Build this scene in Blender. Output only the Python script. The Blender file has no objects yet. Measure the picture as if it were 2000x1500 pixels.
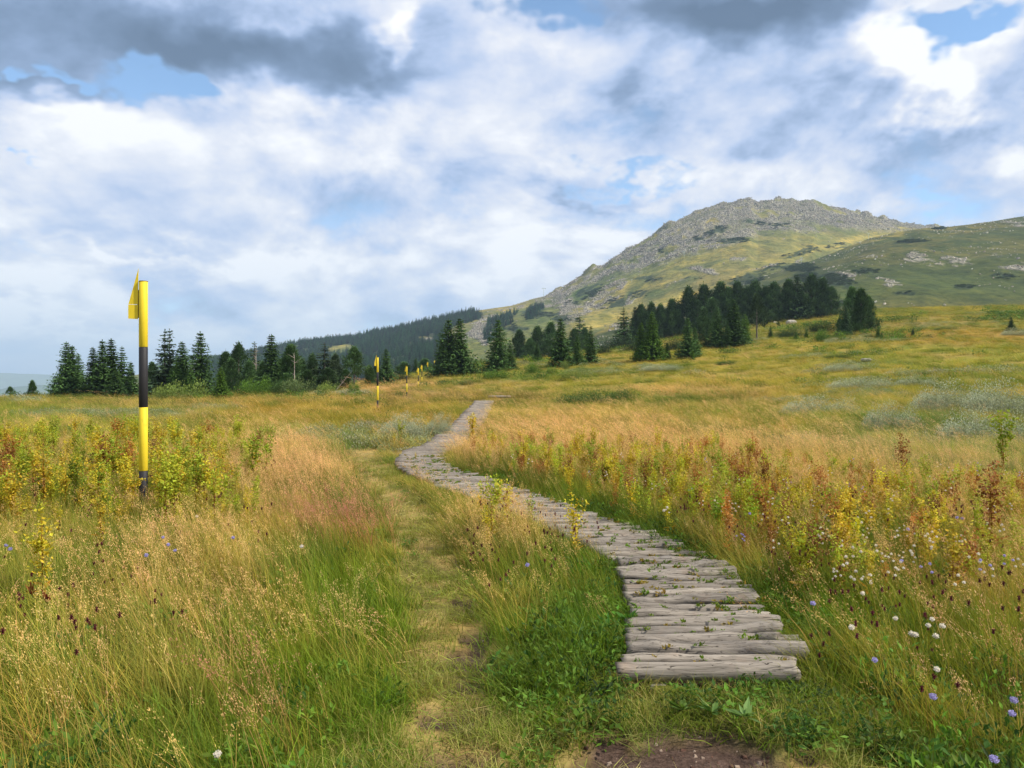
import bpy, math, random
import numpy as np
from mathutils import Vector, Matrix

# ------------------------------------------------------------------ camera, sky, sun, exposure
SC = bpy.context.scene
COL = SC.collection
F = 1500.0          # focal length of the photograph in its own pixels (2000 wide)
CX, CY = 1000.0, 740.0
EYE = 1.6

cam_d = bpy.data.cameras.new('camera')
cam_d.sensor_width = 36.0
cam_d.lens = 36.0 * F / 2000.0
cam_d.shift_y = (750.0 - CY) / 2000.0 * -1.0
cam_d.clip_start = 0.05
cam_d.clip_end = 60000.0
cam = bpy.data.objects.new('camera', cam_d)
COL.objects.link(cam)
cam.location = (0, 0, EYE)
cam.rotation_euler = (math.radians(90), 0, 0)
SC.camera = cam

SUN_AZ, SUN_EL = math.radians(105), math.radians(44)
SC.view_settings.view_transform = 'Standard'
SC.view_settings.look = 'None'
SC.view_settings.gamma = 1.0
SC.view_settings.use_curve_mapping = False
SC.view_settings.exposure = 0.62
SC.cycles.use_denoising = True
SC.cycles.max_bounces = 6
SC.cycles.diffuse_bounces = 3
SC.cycles.transmission_bounces = 4
SC.cycles.transparent_max_bounces = 8
SC.cycles.volume_bounces = 0

sun_d = bpy.data.lights.new('sun', 'SUN')
sun_d.energy = 4.2
sun_d.angle = math.radians(3.0)
sun_d.color = (1.0, 0.93, 0.82)
sun = bpy.data.objects.new('sun', sun_d)
COL.objects.link(sun)
sdir = Vector((math.sin(SUN_AZ) * math.cos(SUN_EL), math.cos(SUN_AZ) * math.cos(SUN_EL), math.sin(SUN_EL)))
sun.rotation_euler = sdir.to_track_quat('Z', 'Y').to_euler()


class NT:
    """small helper that writes node trees as expressions"""
    def __init__(s, tree):
        s.t = tree; s.n = tree.nodes; s.l = tree.links
    def new(s, kind, **kw):
        n = s.n.new(kind)
        for k, v in kw.items():
            setattr(n, k, v)
        return n
    def put(s, sock, v):
        if isinstance(v, bpy.types.NodeSocket):
            s.l.new(v, sock)
        elif v is not None:
            if hasattr(sock.default_value, '__len__') and not hasattr(v, '__len__'):
                v = (v,) * len(sock.default_value)
            if hasattr(v, '__len__') and len(sock.default_value) == 4 and len(v) == 3:
                v = (*v, 1.0)
            sock.default_value = v
    def m(s, op, a, b=None, c=None, clamp=False):
        n = s.new('ShaderNodeMath', operation=op, use_clamp=clamp)
        for i, v in enumerate((a, b, c)):
            if v is not None:
                s.put(n.inputs[i], v)
        return n.outputs[0]
    def v(s, op, a, b=None, c=None, out=0):
        n = s.new('ShaderNodeVectorMath', operation=op)
        for i, x in enumerate((a, b, c)):
            if x is not None:
                if op == 'SCALE' and i == 1:
                    s.put(n.inputs['Scale'], x)
                else:
                    s.put(n.inputs[i], x)
        return n.outputs['Value'] if op in ('DOT_PRODUCT', 'LENGTH', 'DISTANCE') else n.outputs[0]
    def mix(s, f, a, b, blend='MIX'):
        n = s.new('ShaderNodeMix', data_type='RGBA', blend_type=blend)
        s.put(n.inputs[0], f); s.put(n.inputs[6], a); s.put(n.inputs[7], b)
        return n.outputs[2]
    def noise(s, vec, scale=1, detail=4, rough=.5, dist=0, out='Fac', dim='3D', w=None, lac=2.0):
        n = s.new('ShaderNodeTexNoise', noise_dimensions=dim)
        if vec is not None: s.put(n.inputs['Vector'], vec)
        s.put(n.inputs['Scale'], scale); s.put(n.inputs['Detail'], detail)
        s.put(n.inputs['Roughness'], rough); s.put(n.inputs['Distortion'], dist); s.put(n.inputs['Lacunarity'], lac)
        if w is not None: s.put(n.inputs['W'], w)
        return n.outputs[out]
    def ramp(s, f, pts, interp='LINEAR'):
        n = s.new('ShaderNodeValToRGB')
        cr = n.color_ramp; cr.interpolation = interp
        while len(cr.elements) < len(pts): cr.elements.new(0.5)
        for e, (p, c) in zip(cr.elements, pts):
            e.position = p
            e.color = (*c, 1) if hasattr(c, '__len__') else (c, c, c, 1)
        s.put(n.inputs[0], f)
        return n.outputs[0]
    def step(s, x, a, b):
        n = s.new('ShaderNodeMapRange', interpolation_type='SMOOTHSTEP')
        s.put(n.inputs['Value'], x); s.put(n.inputs['From Min'], a); s.put(n.inputs['From Max'], b)
        return n.outputs[0]
    def comb(s, x, y, z):
        n = s.new('ShaderNodeCombineXYZ')
        s.put(n.inputs[0], x); s.put(n.inputs[1], y); s.put(n.inputs[2], z)
        return n.outputs[0]
    def sep(s, v):
        n = s.new('ShaderNodeSeparateXYZ'); s.put(n.inputs[0], v)
        return n.outputs


def lin(r, g, b):
    f = lambda c: (c / 255 / 12.92) if c <= 10 else ((c / 255 + .055) / 1.055) ** 2.4
    return (f(r), f(g), f(b))


def build_world():
    w = bpy.data.worlds.new('World')
    SC.world = w
    w.use_nodes = True
    t = w.node_tree
    t.nodes.clear()
    n = NT(t)
    out = n.new('ShaderNodeOutputWorld')
    bg = n.new('ShaderNodeBackground')
    bg.inputs['Strength'].default_value = 0.1
    t.links.new(bg.outputs[0], out.inputs[0])
    sky = n.new('ShaderNodeTexSky', sky_type='NISHITA', sun_disc=False, sun_elevation=SUN_EL, sun_rotation=SUN_AZ,
                altitude=2000, air_density=1.0, dust_density=0.6, ozone_density=1.2)
    tc = n.new('ShaderNodeTexCoord')
    d = tc.outputs['Generated']
    x, y, z = n.sep(d)[:3]
    zc = n.m('MAXIMUM', z, 0.0)
    # cloud layer seen in perspective: lateral detail shrinks towards the horizon and flattens
    inv = n.m('DIVIDE', 1.0, n.m('ADD', zc, 0.40))
    P = n.comb(n.m('MULTIPLY', x, inv), n.m('MULTIPLY', y, inv), 0.0)
    warp = n.noise(P, 1.5, 2, .5, out='Color', dim='2D')
    warp = n.v('SUBTRACT', warp, (0.5, 0.5, 0.5))
    Pw = n.v('MULTIPLY_ADD', warp, (.20, .20, .0), P)
    P2 = n.v('MULTIPLY_ADD', warp, (.08, .08, .0), P)
    D = dict(scale=1.9, detail=6, rough=.56, dim='2D')
    A = n.noise(n.v('ADD', Pw, (3.1, 7.7, 0)), **D)
    B = n.noise(n.v('ADD', Pw, (3.1 + .075, 7.7 - .05, 0)), **D)   # the same field a little nearer the sun
    relief = n.m('SUBTRACT', A, B)                # > 0 on the side that faces the sun
    big = n.noise(n.v('ADD', Pw, (11.3, 2.2, 0)), 1.1, 2, .5, dim='2D')
    fine = n.noise(n.v('ADD', P2, (1.3, 5.2, 0)), 7.0, 7, .58, dist=0.0, dim='2D')
    # placed masses, in azimuth / elevation, edges broken by the same noise
    az = n.m('ARCTAN2', x, y)
    el = n.m('ARCSINE', z)
    wob = n.v('SUBTRACT', n.noise(P, 4.2, 4, .6, out='Color', dim='2D'), (0.5, 0.5, 0.5))
    ang = n.v('MULTIPLY_ADD', wob, (0.26, 0.15, 0.0), n.comb(az, el, 0.0))

    def blob(px, py, rx, ry, amt, rot=0):
        a = math.atan((px - CX) / F)
        e = math.atan((CY - py) / F * math.cos(a))
        q = n.v('SUBTRACT', ang, (a, e, 0))
        if rot:
            vr = n.new('ShaderNodeVectorRotate', rotation_type='Z_AXIS')
            n.put(vr.inputs['Vector'], q); vr.inputs['Angle'].default_value = math.radians(rot)
            q = vr.outputs[0]
        q = n.v('MULTIPLY', q, (F / rx, F / ry, 0))
        r2 = n.v('DOT_PRODUCT', q, q)
        return n.m('MULTIPLY', n.m('POWER', 2.71828, n.m('MULTIPLY', r2, -1.0)), amt)

    def total(rows):
        acc = None
        for r in rows:
            b = blob(*r)
            acc = b if acc is None else n.m('ADD', acc, b)
        return acc
    dark = total(DARK)
    bright = total(BRIGHT)
    holes = total(HOLES)
    low = n.m('POWER', 2.71828, n.m('MULTIPLY', n.m('DIVIDE', zc, 0.10), -1.0))      # near the horizon clouds thin into haze
    # brightness of the cloud mass
    f0 = n.m('SUBTRACT', fine, 0.5)
    v = n.m('ADD', n.m('ADD', 0.68, n.m('MULTIPLY', low, 0.10)), n.m('MULTIPLY', relief, 1.8))
    v = n.m('ADD', v, n.m('MULTIPLY', n.m('SUBTRACT', big, 0.5), -0.30))
    v = n.m('ADD', v, n.m('MULTIPLY', f0, 0.62))
    v = n.m('ADD', v, n.m('MULTIPLY', n.m('SUBTRACT', A, 0.5), 0.35))
    puff = n.m('SUBTRACT', .75, n.m('ABSOLUTE', n.m('MULTIPLY', n.m('SUBTRACT', A, .5), 5.0)))
    v = n.m('ADD', v, n.m('MULTIPLY', puff, 0.10))
    v = n.m('SUBTRACT', v, n.m('MULTIPLY', dark, 1.3))
    v = n.m('ADD', v, n.m('MULTIPLY', bright, n.m('ADD', 0.85, n.m('MULTIPLY', f0, 1.6))))
    v = n.m('ADD', n.m('MULTIPLY', v, 0.7), 0.3)
    cloud = n.ramp(v, [(0.0, lin(88, 110, 138)), (0.25, lin(108, 131, 162)), (0.46, lin(134, 157, 192)), (0.615, lin(172, 191, 224)),
                       (0.75, lin(204, 213, 233)), (0.86, lin(226, 229, 238)), (1.0, lin(250, 250, 251))])
    cv = n.m('ADD', n.m('ADD', A, n.m('MULTIPLY', f0, 0.5)), n.m('MULTIPLY', dark, 0.2))
    cov = n.step(n.m('SUBTRACT', cv, n.m('MULTIPLY', holes, 1.25)), 0.10, 0.40)
    cov = n.m('MULTIPLY', cov, n.m('SUBTRACT', 1.0, n.m('MULTIPLY', low, 0.15)))
    cl10 = n.v('SCALE', cloud, 7.6)
    # clear air: Nishita blue, paler towards the horizon
    blue = n.v('MULTIPLY', sky.outputs[0], (1.28, 1.48, 1.5))
    hazy = n.mix(n.m('MULTIPLY', low, 0.75), blue, tuple(c * 7.3 for c in lin(205, 220, 240)))
    col = n.mix(cov, hazy, cl10)
    # below the horizon: valley haze tone, only ever met by bounce light
    below = n.m('SUBTRACT', 1.0, n.step(z, -0.06, -0.005))
    col = n.mix(below, col, (1.6, 1.9, 2.0, 1))
    t.links.new(col, bg.inputs['Color'])
    w.cycles.sampling_method = 'MANUAL'
    w.cycles.sample_map_resolution = 512


# px, py, half width, half height (photograph pixels), amount, tilt
DARK = [
    (150, 60, 330, 90, .62, 0), (420, 120, 170, 55, .35, -12), (650, 120, 180, 70, .42, 0), (710, 185, 120, 30, .2, 0),
    (120, 175, 120, 26, .40, 0), (1350, 25, 260, 60, .75, 8), (1560, 0, 200, 40, .4, 5),
    (1250, 135, 90, 38, .20, 0), (1640, 220, 240, 60, .24, -10), (1800, 270, 180, 50, .22, -15), (1700, 150, 70, 70, .16, 0),
    (560, 400, 170, 50, .13, 0), (380, 460, 220, 30, .12, 0), (900, 330, 110, 40, .12, 0), (700, 560, 300, 35, .05, 0),
    (1130, 380, 60, 14, .2, 0), (350, 590, 330, 25, .06, 0),(1480,310,90,20,.05,0),
]
BRIGHT = [
    (790, 70, 36, 80, .75, 25), (470, 35, 120, 35, .38, -20), (1850, 140, 50, 95, .95, 42), (1790, 75, 40, 40, .5, 0), (1760, 50, 60, 30, .3, 0),
    (1985, 300, 40, 50, .35, 0), (1640, 120, 60, 35, .2, 0), (1010, 90, 40, 50, .22, 0), (90, 215, 80, 45, .25, 0),
    (700, 270, 200, 35, .12, 0), (1150, 430, 260, 50, .18, 0), (1500, 350, 200, 30, .12, 0), (60, 600, 90, 22, .30, 8),
    (230, 490, 160, 14, .30, 4), (80, 600, 110, 20, .2, 6), (300, 660, 400, 40, .10, 0), (900, 530, 200, 28, .20, 0), (1300, 250, 250, 60, .06, 0), (520, 520, 50, 14, .2, 0),
]
HOLES = [
    (275, 187, 110, 30, .5, 6), (60, 138, 40, 18, .5, 0), (150, 165, 14, 20, .25, 0), (1075, 12, 110, 26, .5, 0), (1120, 45, 60, 20, .22, 0),
    (1250, 350, 120, 15, .20, 0), (1930, 20, 140, 34, .55, 0), (1680, 30, 60, 22, .26, 0), (390, 210, 60, 14, .2, 12),
    (205, 305, 30, 10, .16, 0), (5, 290, 12, 12, .2, 0), (1800, 395, 60, 12, .1, 0), (650, 430, 260, 60, .02, 0),
]
build_world()

# ------------------------------------------------------------------ helpers
def tag(o, label=None, cat=None, group=None, kind=None):
    if label: o['label'] = label
    if cat: o['category'] = cat
    if group: o['group'] = group
    if kind: o['kind'] = kind
    return o


def link(name, me, parent=None, loc=None):
    o = bpy.data.objects.new(name, me)
    COL.objects.link(o)
    if parent is not None: o.parent = parent
    if loc is not None: o.location = loc
    return o


def hash2(ix, iy, seed):
    h = (ix.astype(np.int64) * 374761393 + iy.astype(np.int64) * 668265263 + seed * 1442695041) & 0x7fffffff
    h = ((h ^ (h >> 13)) * 1274126177) & 0x7fffffff
    return ((h ^ (h >> 16)) & 0xffff) / 65535.0


def vnoise(x, y, seed=0):
    x = np.asarray(x, float); y = np.asarray(y, float)
    ix = np.floor(x); iy = np.floor(y)
    fx = x - ix; fy = y - iy
    fx = fx * fx * (3 - 2 * fx); fy = fy * fy * (3 - 2 * fy)
    a = hash2(ix, iy, seed); b = hash2(ix + 1, iy, seed)
    c = hash2(ix, iy + 1, seed); d = hash2(ix + 1, iy + 1, seed)
    return (a + (b - a) * fx) * (1 - fy) + (c + (d - c) * fx) * fy


def fbm(x, y, oct=4, seed=0, gain=.5):
    s = 0; a = 1; t = 0
    for i in range(oct):
        s = s + a * vnoise(x * 2 ** i + 17.3 * i, y * 2 ** i - 9.1 * i, seed + i); t += a; a *= gain
    return s / t


def sstep(x, a, b):
    t = np.clip((x - a) / (b - a), 0, 1)
    return t * t * (3 - 2 * t)


def set_attr(me, name, typ, arr):
    at = me.attributes.new(name, typ, 'POINT')
    arr = np.ascontiguousarray(arr, dtype=np.int32 if typ == 'INT' else np.float32).ravel()
    at.data.foreach_set({'FLOAT': 'value', 'INT': 'value', 'FLOAT_VECTOR': 'vector', 'FLOAT_COLOR': 'color'}[typ], arr)


def grid_mesh(name, V, nu, nv, mat, closed=False, attrs=None):
    """V: (nv, nu, 3) array of points"""
    me = bpy.data.meshes.new(name)
    vs = V.reshape(-1, 3).astype(np.float32)
    i = np.arange(nv - 1)[:, None] * nu + np.arange(nu if closed else nu - 1)[None, :]
    j = np.arange(nv - 1)[:, None] * nu + ((np.arange(nu if closed else nu - 1) + 1) % nu)[None, :]
    q = np.stack([i, j, j + nu, i + nu], -1).reshape(-1, 4)
    me.vertices.add(len(vs)); me.vertices.foreach_set('co', vs.ravel())
    me.loops.add(q.size); me.loops.foreach_set('vertex_index', q.ravel().astype(np.int32))
    me.polygons.add(len(q)); me.polygons.foreach_set('loop_start', np.arange(0, q.size, 4, dtype=np.int32))
    me.polygons.foreach_set('use_smooth', np.ones(len(q), bool))
    me.update(calc_edges=True)
    me.materials.append(mat)
    for k, (t, a) in (attrs or {}).items():
        set_attr(me, k, t, a)
    return me


def col4(c):
    return np.concatenate([c, np.ones(c.shape[:-1] + (1,))], -1)


LIN = lambda rgb: np.array(lin(*rgb))


def new_mat(name):
    m = bpy.data.materials.new(name)
    m.use_nodes = True
    m.node_tree.nodes.clear()
    n = NT(m.node_tree)
    out = n.new('ShaderNodeOutputMaterial')
    return m, n, out


def principled(n, out, col, rough=.8, spec=.2, bump=None, bstr=.5, bdist=.02, metal=0):
    p = n.new('ShaderNodeBsdfPrincipled')
    n.put(p.inputs['Base Color'], col); n.put(p.inputs['Roughness'], rough)
    n.put(p.inputs['Specular IOR Level'], spec); n.put(p.inputs['Metallic'], metal)
    if bump is not None:
        b = n.new('ShaderNodeBump')
        b.inputs['Strength'].default_value = bstr; b.inputs['Distance'].default_value = bdist
        n.put(b.inputs['Height'], bump); n.l.new(b.outputs[0], p.inputs['Normal'])
    n.l.new(p.outputs[0], out.inputs[0])
    return p


# ------------------------------------------------------------------ meadow height field
# photograph rows at which the meadow's surface stands, per depth and column, turned into heights
_pxs = np.array([-700, 0, 300, 550, 750, 950, 1150, 1400, 1700, 2000, 2800], float)
_tab = {
    12: [940] * 11,
    20: [860, 860, 860, 860, 860, 860, 860, 859, 857, 852, 840],
    40: [806, 804, 803, 802, 800, 799, 798, 792, 780, 768, 745],
    70: [789, 786, 783, 779, 773, 768, 758, 742, 722, 706, 680],
    100: [782, 779, 776, 766, 750, 735, 722, 706, 684, 667, 640],
    150: [792, 788, 786, 772, 742, 706, 697, 672, 645, 628, 600],
    220: [850, 845, 838, 815, 775, 722, 692, 650, 615, 603, 585],
    300: [930, 925, 910, 880, 830, 765, 700, 634, 602, 599, 580],
    400: [990, 980, 960, 930, 880, 810, 740, 660, 625, 615, 600],
    600: [1040, 1030, 1010, 980, 930, 870, 800, 740, 700, 690, 680],
}
_Ys = np.array(sorted(_tab), float)
_Z = np.array([[EYE + (CY - r) / F * Y for r in _tab[int(Y)]] for Y in _Ys])
_gu = np.linspace(-700, 2800, 141); _gy = np.linspace(math.log(12), math.log(600), 121)
_G = np.array([np.interp(_gu, _pxs, row) for row in _Z])
_G = np.array([np.interp(_gy, np.log(_Ys), _G[:, k]) for k in range(len(_gu))]).T


def _blur(a, n, ax):
    k = np.hanning(2 * n + 3)[1:-1]; k /= k.sum()
    p = [(0, 0), (0, 0)]; p[ax] = (n, n)
    b = np.pad(a, p, mode='edge')
    return np.apply_along_axis(lambda r: np.convolve(r, k, 'valid'), ax, b)


_G = _blur(_blur(_G, 5, 1), 4, 0)


def bil(G, fx, fy):
    fx = np.clip(fx, 0, G.shape[1] - 1.001); fy = np.clip(fy, 0, G.shape[0] - 1.001)
    ix = fx.astype(int); iy = fy.astype(int); fx = fx - ix; fy = fy - iy
    return (G[iy, ix] * (1 - fx) + G[iy, ix + 1] * fx) * (1 - fy) + (G[iy + 1, ix] * (1 - fx) + G[iy + 1, ix + 1] * fx) * fy


def meadow_z(X, Y):
    X = np.asarray(X, float); Y = np.asarray(Y, float)
    R = np.sqrt(X * X + Y * Y)
    Ye = np.maximum(Y, R * 0.55)                       # beside and behind the camera the field just goes on
    Ye = np.maximum(Ye, 1.0)
    px = CX + F * np.clip(X / Ye, -1.15, 1.2)
    z = bil(_G, (px + 700) / 25.0, (np.log(np.maximum(Ye, 12)) - _gy[0]) / (_gy[1] - _gy[0]))
    z = z * sstep(Ye, 11, 16)
    far = np.maximum(Ye - 600, 0)
    z = z - far * 0.35 - np.maximum(Ye - 1500, 0) * -0.3
    z = z + (fbm(X * .12, Y * .12, 3, 5) - .5) * 0.9 * sstep(Ye, 25, 80)
    z = z + (fbm(X * .5, Y * .5, 3, 9) - .5) * .10 * sstep(Ye, 8, 25)
    z = z + (fbm(X * 2.2, Y * 2.2, 3, 2) - .5) * .05
    return z


def gz(x, y):
    return float(meadow_z(np.array([x]), np.array([y]))[0])


def at_px(px, Y):
    return (px - CX) / F * Y


def hit(px, py, y0=2.0, y1=420.0):
    """depth at which the sight line through a photograph point meets the meadow"""
    Y = np.exp(np.linspace(math.log(y0), math.log(y1), 900))
    X = (px - CX) / F * Y
    d = meadow_z(X, Y) - (EYE + (CY - py) / F * Y)
    k = np.argmax(d > 0)
    return float(Y[k]) if d.max() > 0 else None


# ------------------------------------------------------------------ what grows where
PAL = dict(G=(112, 138, 44), DG=(70, 100, 32), YG=(160, 164, 52), T=(216, 182, 116), PT=(216, 170, 120), O=(190, 144, 56),
           OL=(150, 146, 58), BG=(152, 168, 140), BR=(150, 120, 70), LG=(178, 176, 88), PK=(168, 122, 98), YO=(186, 170, 66), TG=(172, 162, 82))
PAL = {k: LIN(v) for k, v in PAL.items()}
def lawn(X, Y):
    """short grazed turf round the worn patch"""
    a = 1 - sstep(((X - .15) / 1.15) ** 2 + ((Y - 2.7) / 1.1) ** 2 + (fbm(X * 2, Y * 2, 2, 73) - .5) * .5, .75, 1.15)
    b = ((X > .4) & (X < 1.75) & (Y > 3.1) & (Y < 4.1)) * 1.0
    return np.maximum(a, b)


ZONES = [  # px, py, rx, ry, colour, weight
    (250, 1420, 500, 170, 'G', 2.2), (620, 1330, 260, 170, 'G', 2.0), (60, 1150, 170, 110, 'TG', 2), (330, 1120, 170, 90, 'T', 2.0), (250, 1030, 260, 40, 'TG', 1.5),
    (640, 1190, 170, 70, 'YG', 2.2), (470, 1260, 70, 60, 'BR', .8), (720, 1060, 110, 50, 'OL', 2), (690, 1000, 130, 16, 'PK', 2.5), (830, 1030, 60, 14, 'PK', 1.2),
    (560, 910, 150, 50, 'PT', 5), (640, 960, 110, 30, 'PT', 2.5), (420, 870, 90, 40, 'T', 2.0), (200, 900, 330, 70, 'OL', 2.5), (120, 840, 300, 25, 'TG', 2),
    (720, 900, 60, 40, 'TG', 3), (400, 1400, 90, 60, 'TG', 1.2),
    (1000, 1020, 130, 40, 'T', 3.5), (930, 960, 60, 25, 'BR', 1.5), (960, 1110, 120, 60, 'TG', 2), (1080, 1180, 120, 100, 'G', 3), (1150, 1090, 80, 60, 'G', 1.5),
    (1300, 1060, 200, 60, 'DG', 3), (1150, 985, 150, 30, 'G', 3), (960, 925, 70, 16, 'DG', 2), (1480, 1150, 120, 90, 'DG', 2.2), (1650, 1120, 150, 70, 'G', 2),
    (1160, 850, 260, 40, 'PT', 4), (1450, 890, 250, 50, 'T', 2.5), (1450, 985, 300, 50, 'TG', 2.2), (1250, 940, 160, 35, 'OL', 3), (1700, 930, 200, 40, 'TG', 2),
    (1850, 850, 260, 60, 'BG', 2.5), (1950, 1000, 130, 90, 'T', 2.0), (1800, 1200, 260, 140, 'OL', 2.2), (1960, 1250, 90, 160, 'T', 1.2), (1500, 1420, 330, 90, 'DG', 2.5), (1850, 1420, 200, 90, 'G', 2),
    (740, 848, 130, 16, 'BG', 2.5), (640, 805, 260, 12, 'O', 3.5), (850, 812, 90, 14, 'O', 3), (900, 800, 60, 10, 'YG', 2), (520, 790, 80, 10, 'O', 2), (300, 800, 160, 8, 'BG', 1.2),
    (350, 778, 250, 7, 'BR', 3), (100, 785, 150, 7, 'OL', 2), (820, 775, 120, 8, 'BR', 2), (760, 755, 130, 12, 'PT', 4), (840, 735, 60, 8, 'YO', 2), (620, 765, 80, 8, 'YO', 1.5),
    (1010, 800, 60, 14, 'G', 2), (1000, 775, 90, 9, 'BR', 2), (960, 750, 90, 10, 'TG', 2), (1000, 735, 110, 8, 'G', 1.5), (1150, 765, 90, 10, 'G', 2), (1050, 758, 60, 7, 'YO', 2),
    (1300, 745, 200, 14, 'YO', 2), (1450, 770, 120, 14, 'PT', 2.5), (1380, 705, 220, 14, 'YO', 3), (1560, 680, 140, 12, 'YO', 3), (1450, 650, 160, 14, 'OL', 2), (1850, 655, 160, 10, 'O', 1.2), (1750, 625, 200, 14, 'OL', 2.5),
    (1900, 612, 200, 9, 'OL', 3), (1700, 745, 300, 20, 'YO', 1.5), (1900, 700, 200, 20, 'YG', 2), (1350, 820, 200, 20, 'TG', 2), (1600, 790, 160, 25, 'YG', 2), (1240, 700, 80, 8, 'YO', 2),
]


def zone_col(X, Y, z=None, lift=.3):
    X = np.asarray(X, float); Y = np.asarray(Y, float)
    if z is None: z = meadow_z(X, Y)
    Yc = np.maximum(Y, .8)
    px = CX + F * X / Yc
    py = CY + (EYE - z - lift) / Yc * F
    px = px + (fbm(X * .5, Y * .35, 3, 31) - .5) * 260 * sstep(Yc, 2, 9)
    py = py + (fbm(X * .6, Y * .3, 3, 37) - .5) * (16 + 1200 / Yc ** 1.1)
    base = np.array(PAL['OL']) * .5 + np.array(PAL['TG']) * .5
    acc = np.ones(X.shape + (3,)) * base * .35
    w = np.ones(X.shape) * .35
    for zx, zy, rx, ry, c, wt in ZONES:
        g = wt * np.exp(-(((px - zx) / rx) ** 2 + ((py - zy) / ry) ** 2))
        acc = acc + g[..., None] * PAL[c]; w = w + g
    c = acc / w[..., None]
    k3 = fbm(X * .11 + 5, Y * .16, 4, 67)[..., None] * .6 + fbm(X * .4, Y * .5, 3, 69)[..., None] * .4
    far = sstep(Yc, 14, 30)[..., None]
    c = c + (PAL['G'] * .85 - c) * np.clip((.46 - k3) * 5, 0, .65) * far + (PAL['T'] * .95 - c) * np.clip((k3 - .56) * 5, 0, .6) * far
    # patches of their own at a few metres' scale
    k = fbm(X * .35, Y * .35, 4, 51)[..., None]; k2 = fbm(X * 1.1, Y * 1.1, 3, 57)[..., None]
    c = c * (1 + (k - .5) * .5)
    c = np.where(k2 > .5, c + (PAL['T'] * .8 - c) * np.clip((k2 - .5) * 1.1, 0, .5), c + (PAL['G'] * .9 - c) * np.clip((.5 - k2) * 1.4, 0, .5))
    return c


# foot path and boardwalk centre lines in metres, from the photograph
def from_px(rows, h=0.0):
    out = []
    for px, py in rows:
        Y = (EYE - h) * F / (py - CY) if py > 862 else hit(px, py)
        out.append((at_px(px, Y), Y))
    return np.array(out)


TRAIL = from_px([(930, 1900), (905, 1500), (885, 1400), (878, 1300), (862, 1200), (842, 1110), (815, 1050), (800, 1000), (770, 965), (735, 938), (715, 905), (720, 880)])
WALK_L = from_px([(1212, 1330), (1208, 1262), (1230, 1215), (1226, 1180), (1216, 1130), (1200, 1095), (1160, 1065), (1090, 1035), (1000, 1000), (905, 965), (830, 935), (785, 915), (770, 900), (785, 882), (830, 866), (852, 855), (880, 836), (895, 822), (905, 808), (918, 795)], .09)
WALK_R = from_px([(1545, 1340), (1562, 1262), (1545, 1222), (1500, 1180), (1450, 1135), (1385, 1100), (1340, 1078), (1275, 1050), (1195, 1017), (1104, 980), (1010, 950), (930, 925), (875, 908), (862, 900), (868, 886), (895, 868), (915, 855), (938, 836), (950, 822), (955, 808), (962, 795)], .09)


def seg_dist(X, Y, L):
    d = np.full(X.shape, 1e9)
    for a, b in zip(L[:-1], L[1:]):
        ab = b - a
        t = np.clip(((X - a[0]) * ab[0] + (Y - a[1]) * ab[1]) / (ab @ ab), 0, 1)
        d = np.minimum(d, np.hypot(X - a[0] - t * ab[0], Y - a[1] - t * ab[1]))
    return d


def walk_edges(Y):
    return np.interp(Y, WALK_L[:, 1], WALK_L[:, 0]), np.interp(Y, WALK_R[:, 1], WALK_R[:, 0])


def in_walk(X, Y, m=0.0):
    l, r = walk_edges(Y)
    return (X > l - m) & (X < r + m) & (Y > 4.0 - m) & (Y < 47)


def path_mask(X, Y):
    """1 on the trodden strip, 0 in tall growth"""
    w = .12 + .11 * fbm(X * 1.3, Y * 1.3, 2, 71) + .012 * Y
    a = 1 - sstep(seg_dist(X, Y, TRAIL), w * .75, w * 1.5)
    # worn patch in front of the boardwalk
    e = ((X - .75) / 1.05) ** 2 + ((Y - 2.55) / .95) ** 2 + (fbm(X * 2.5, Y * 2.5, 3, 77) - .5) * .9
    b = 1 - sstep(e, .7, 1.15)
    return np.maximum(a, b)


def soil_mask(X, Y):
    s = np.zeros(X.shape)
    for x, y, rx, ry in [(.74, 3.22, .52, .34), (-.28, 3.25, .2, .11), (.12, 3.2, .2, .08), (-.29, 3.66, .16, .09), (-.27, 4.42, .15, .17), (-.23, 4.78, .13, .15), (-.33, 5.6, .12, .2), (-.45, 6.9, .1, .2), (-.25, 4.05, .10, .08)]:
        s = np.maximum(s, 1 - sstep(np.sqrt(((X - x) / rx) ** 2 + ((Y - y) / ry) ** 2) + (fbm(X * 7, Y * 7, 3, 81) - .5) * .9, .75, 1.1))
    return s


def mat_meadow():
    m, n, out = new_mat('meadow_soil_and_litter')
    a = n.new('ShaderNodeAttribute', attribute_name='tint'); s = n.new('ShaderNodeAttribute', attribute_name='soil')
    geo = n.new('ShaderNodeNewGeometry').outputs['Position']
    f1 = n.noise(geo, 9, 6, .65); f2 = n.noise(geo, 60, 4, .6); f3 = n.noise(geo, 1.4, 5, .6)
    litter = n.mix(n.ramp(f1, [(.3, 0), (.7, 1)]), (.55, .5, .42, 1), (1.15, 1.1, 1.0, 1))
    litter = n.mix(.6, litter, n.ramp(f3, [(.25, (.6, .7, .55)), (.5, (1, 1, 1)), (.75, (1.3, 1.15, .9))]), 'MULTIPLY')
    g = n.mix(1.0, a.outputs['Color'], litter, 'MULTIPLY')
    earth = n.ramp(n.m('ADD', n.m('MULTIPLY', f2, .5), n.m('MULTIPLY', f1, .5)), [(.3, (.030, .018, .013)), (.5, (.075, .048, .036)), (.7, (.15, .10, .078))])
    c = n.mix(s.outputs['Fac'], g, earth)
    principled(n, out, c, .95, .1, n.m('ADD', n.m('MULTIPLY', f1, 1.0), n.m('MULTIPLY', f2, .25)), .9, .04)
    return m


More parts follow.
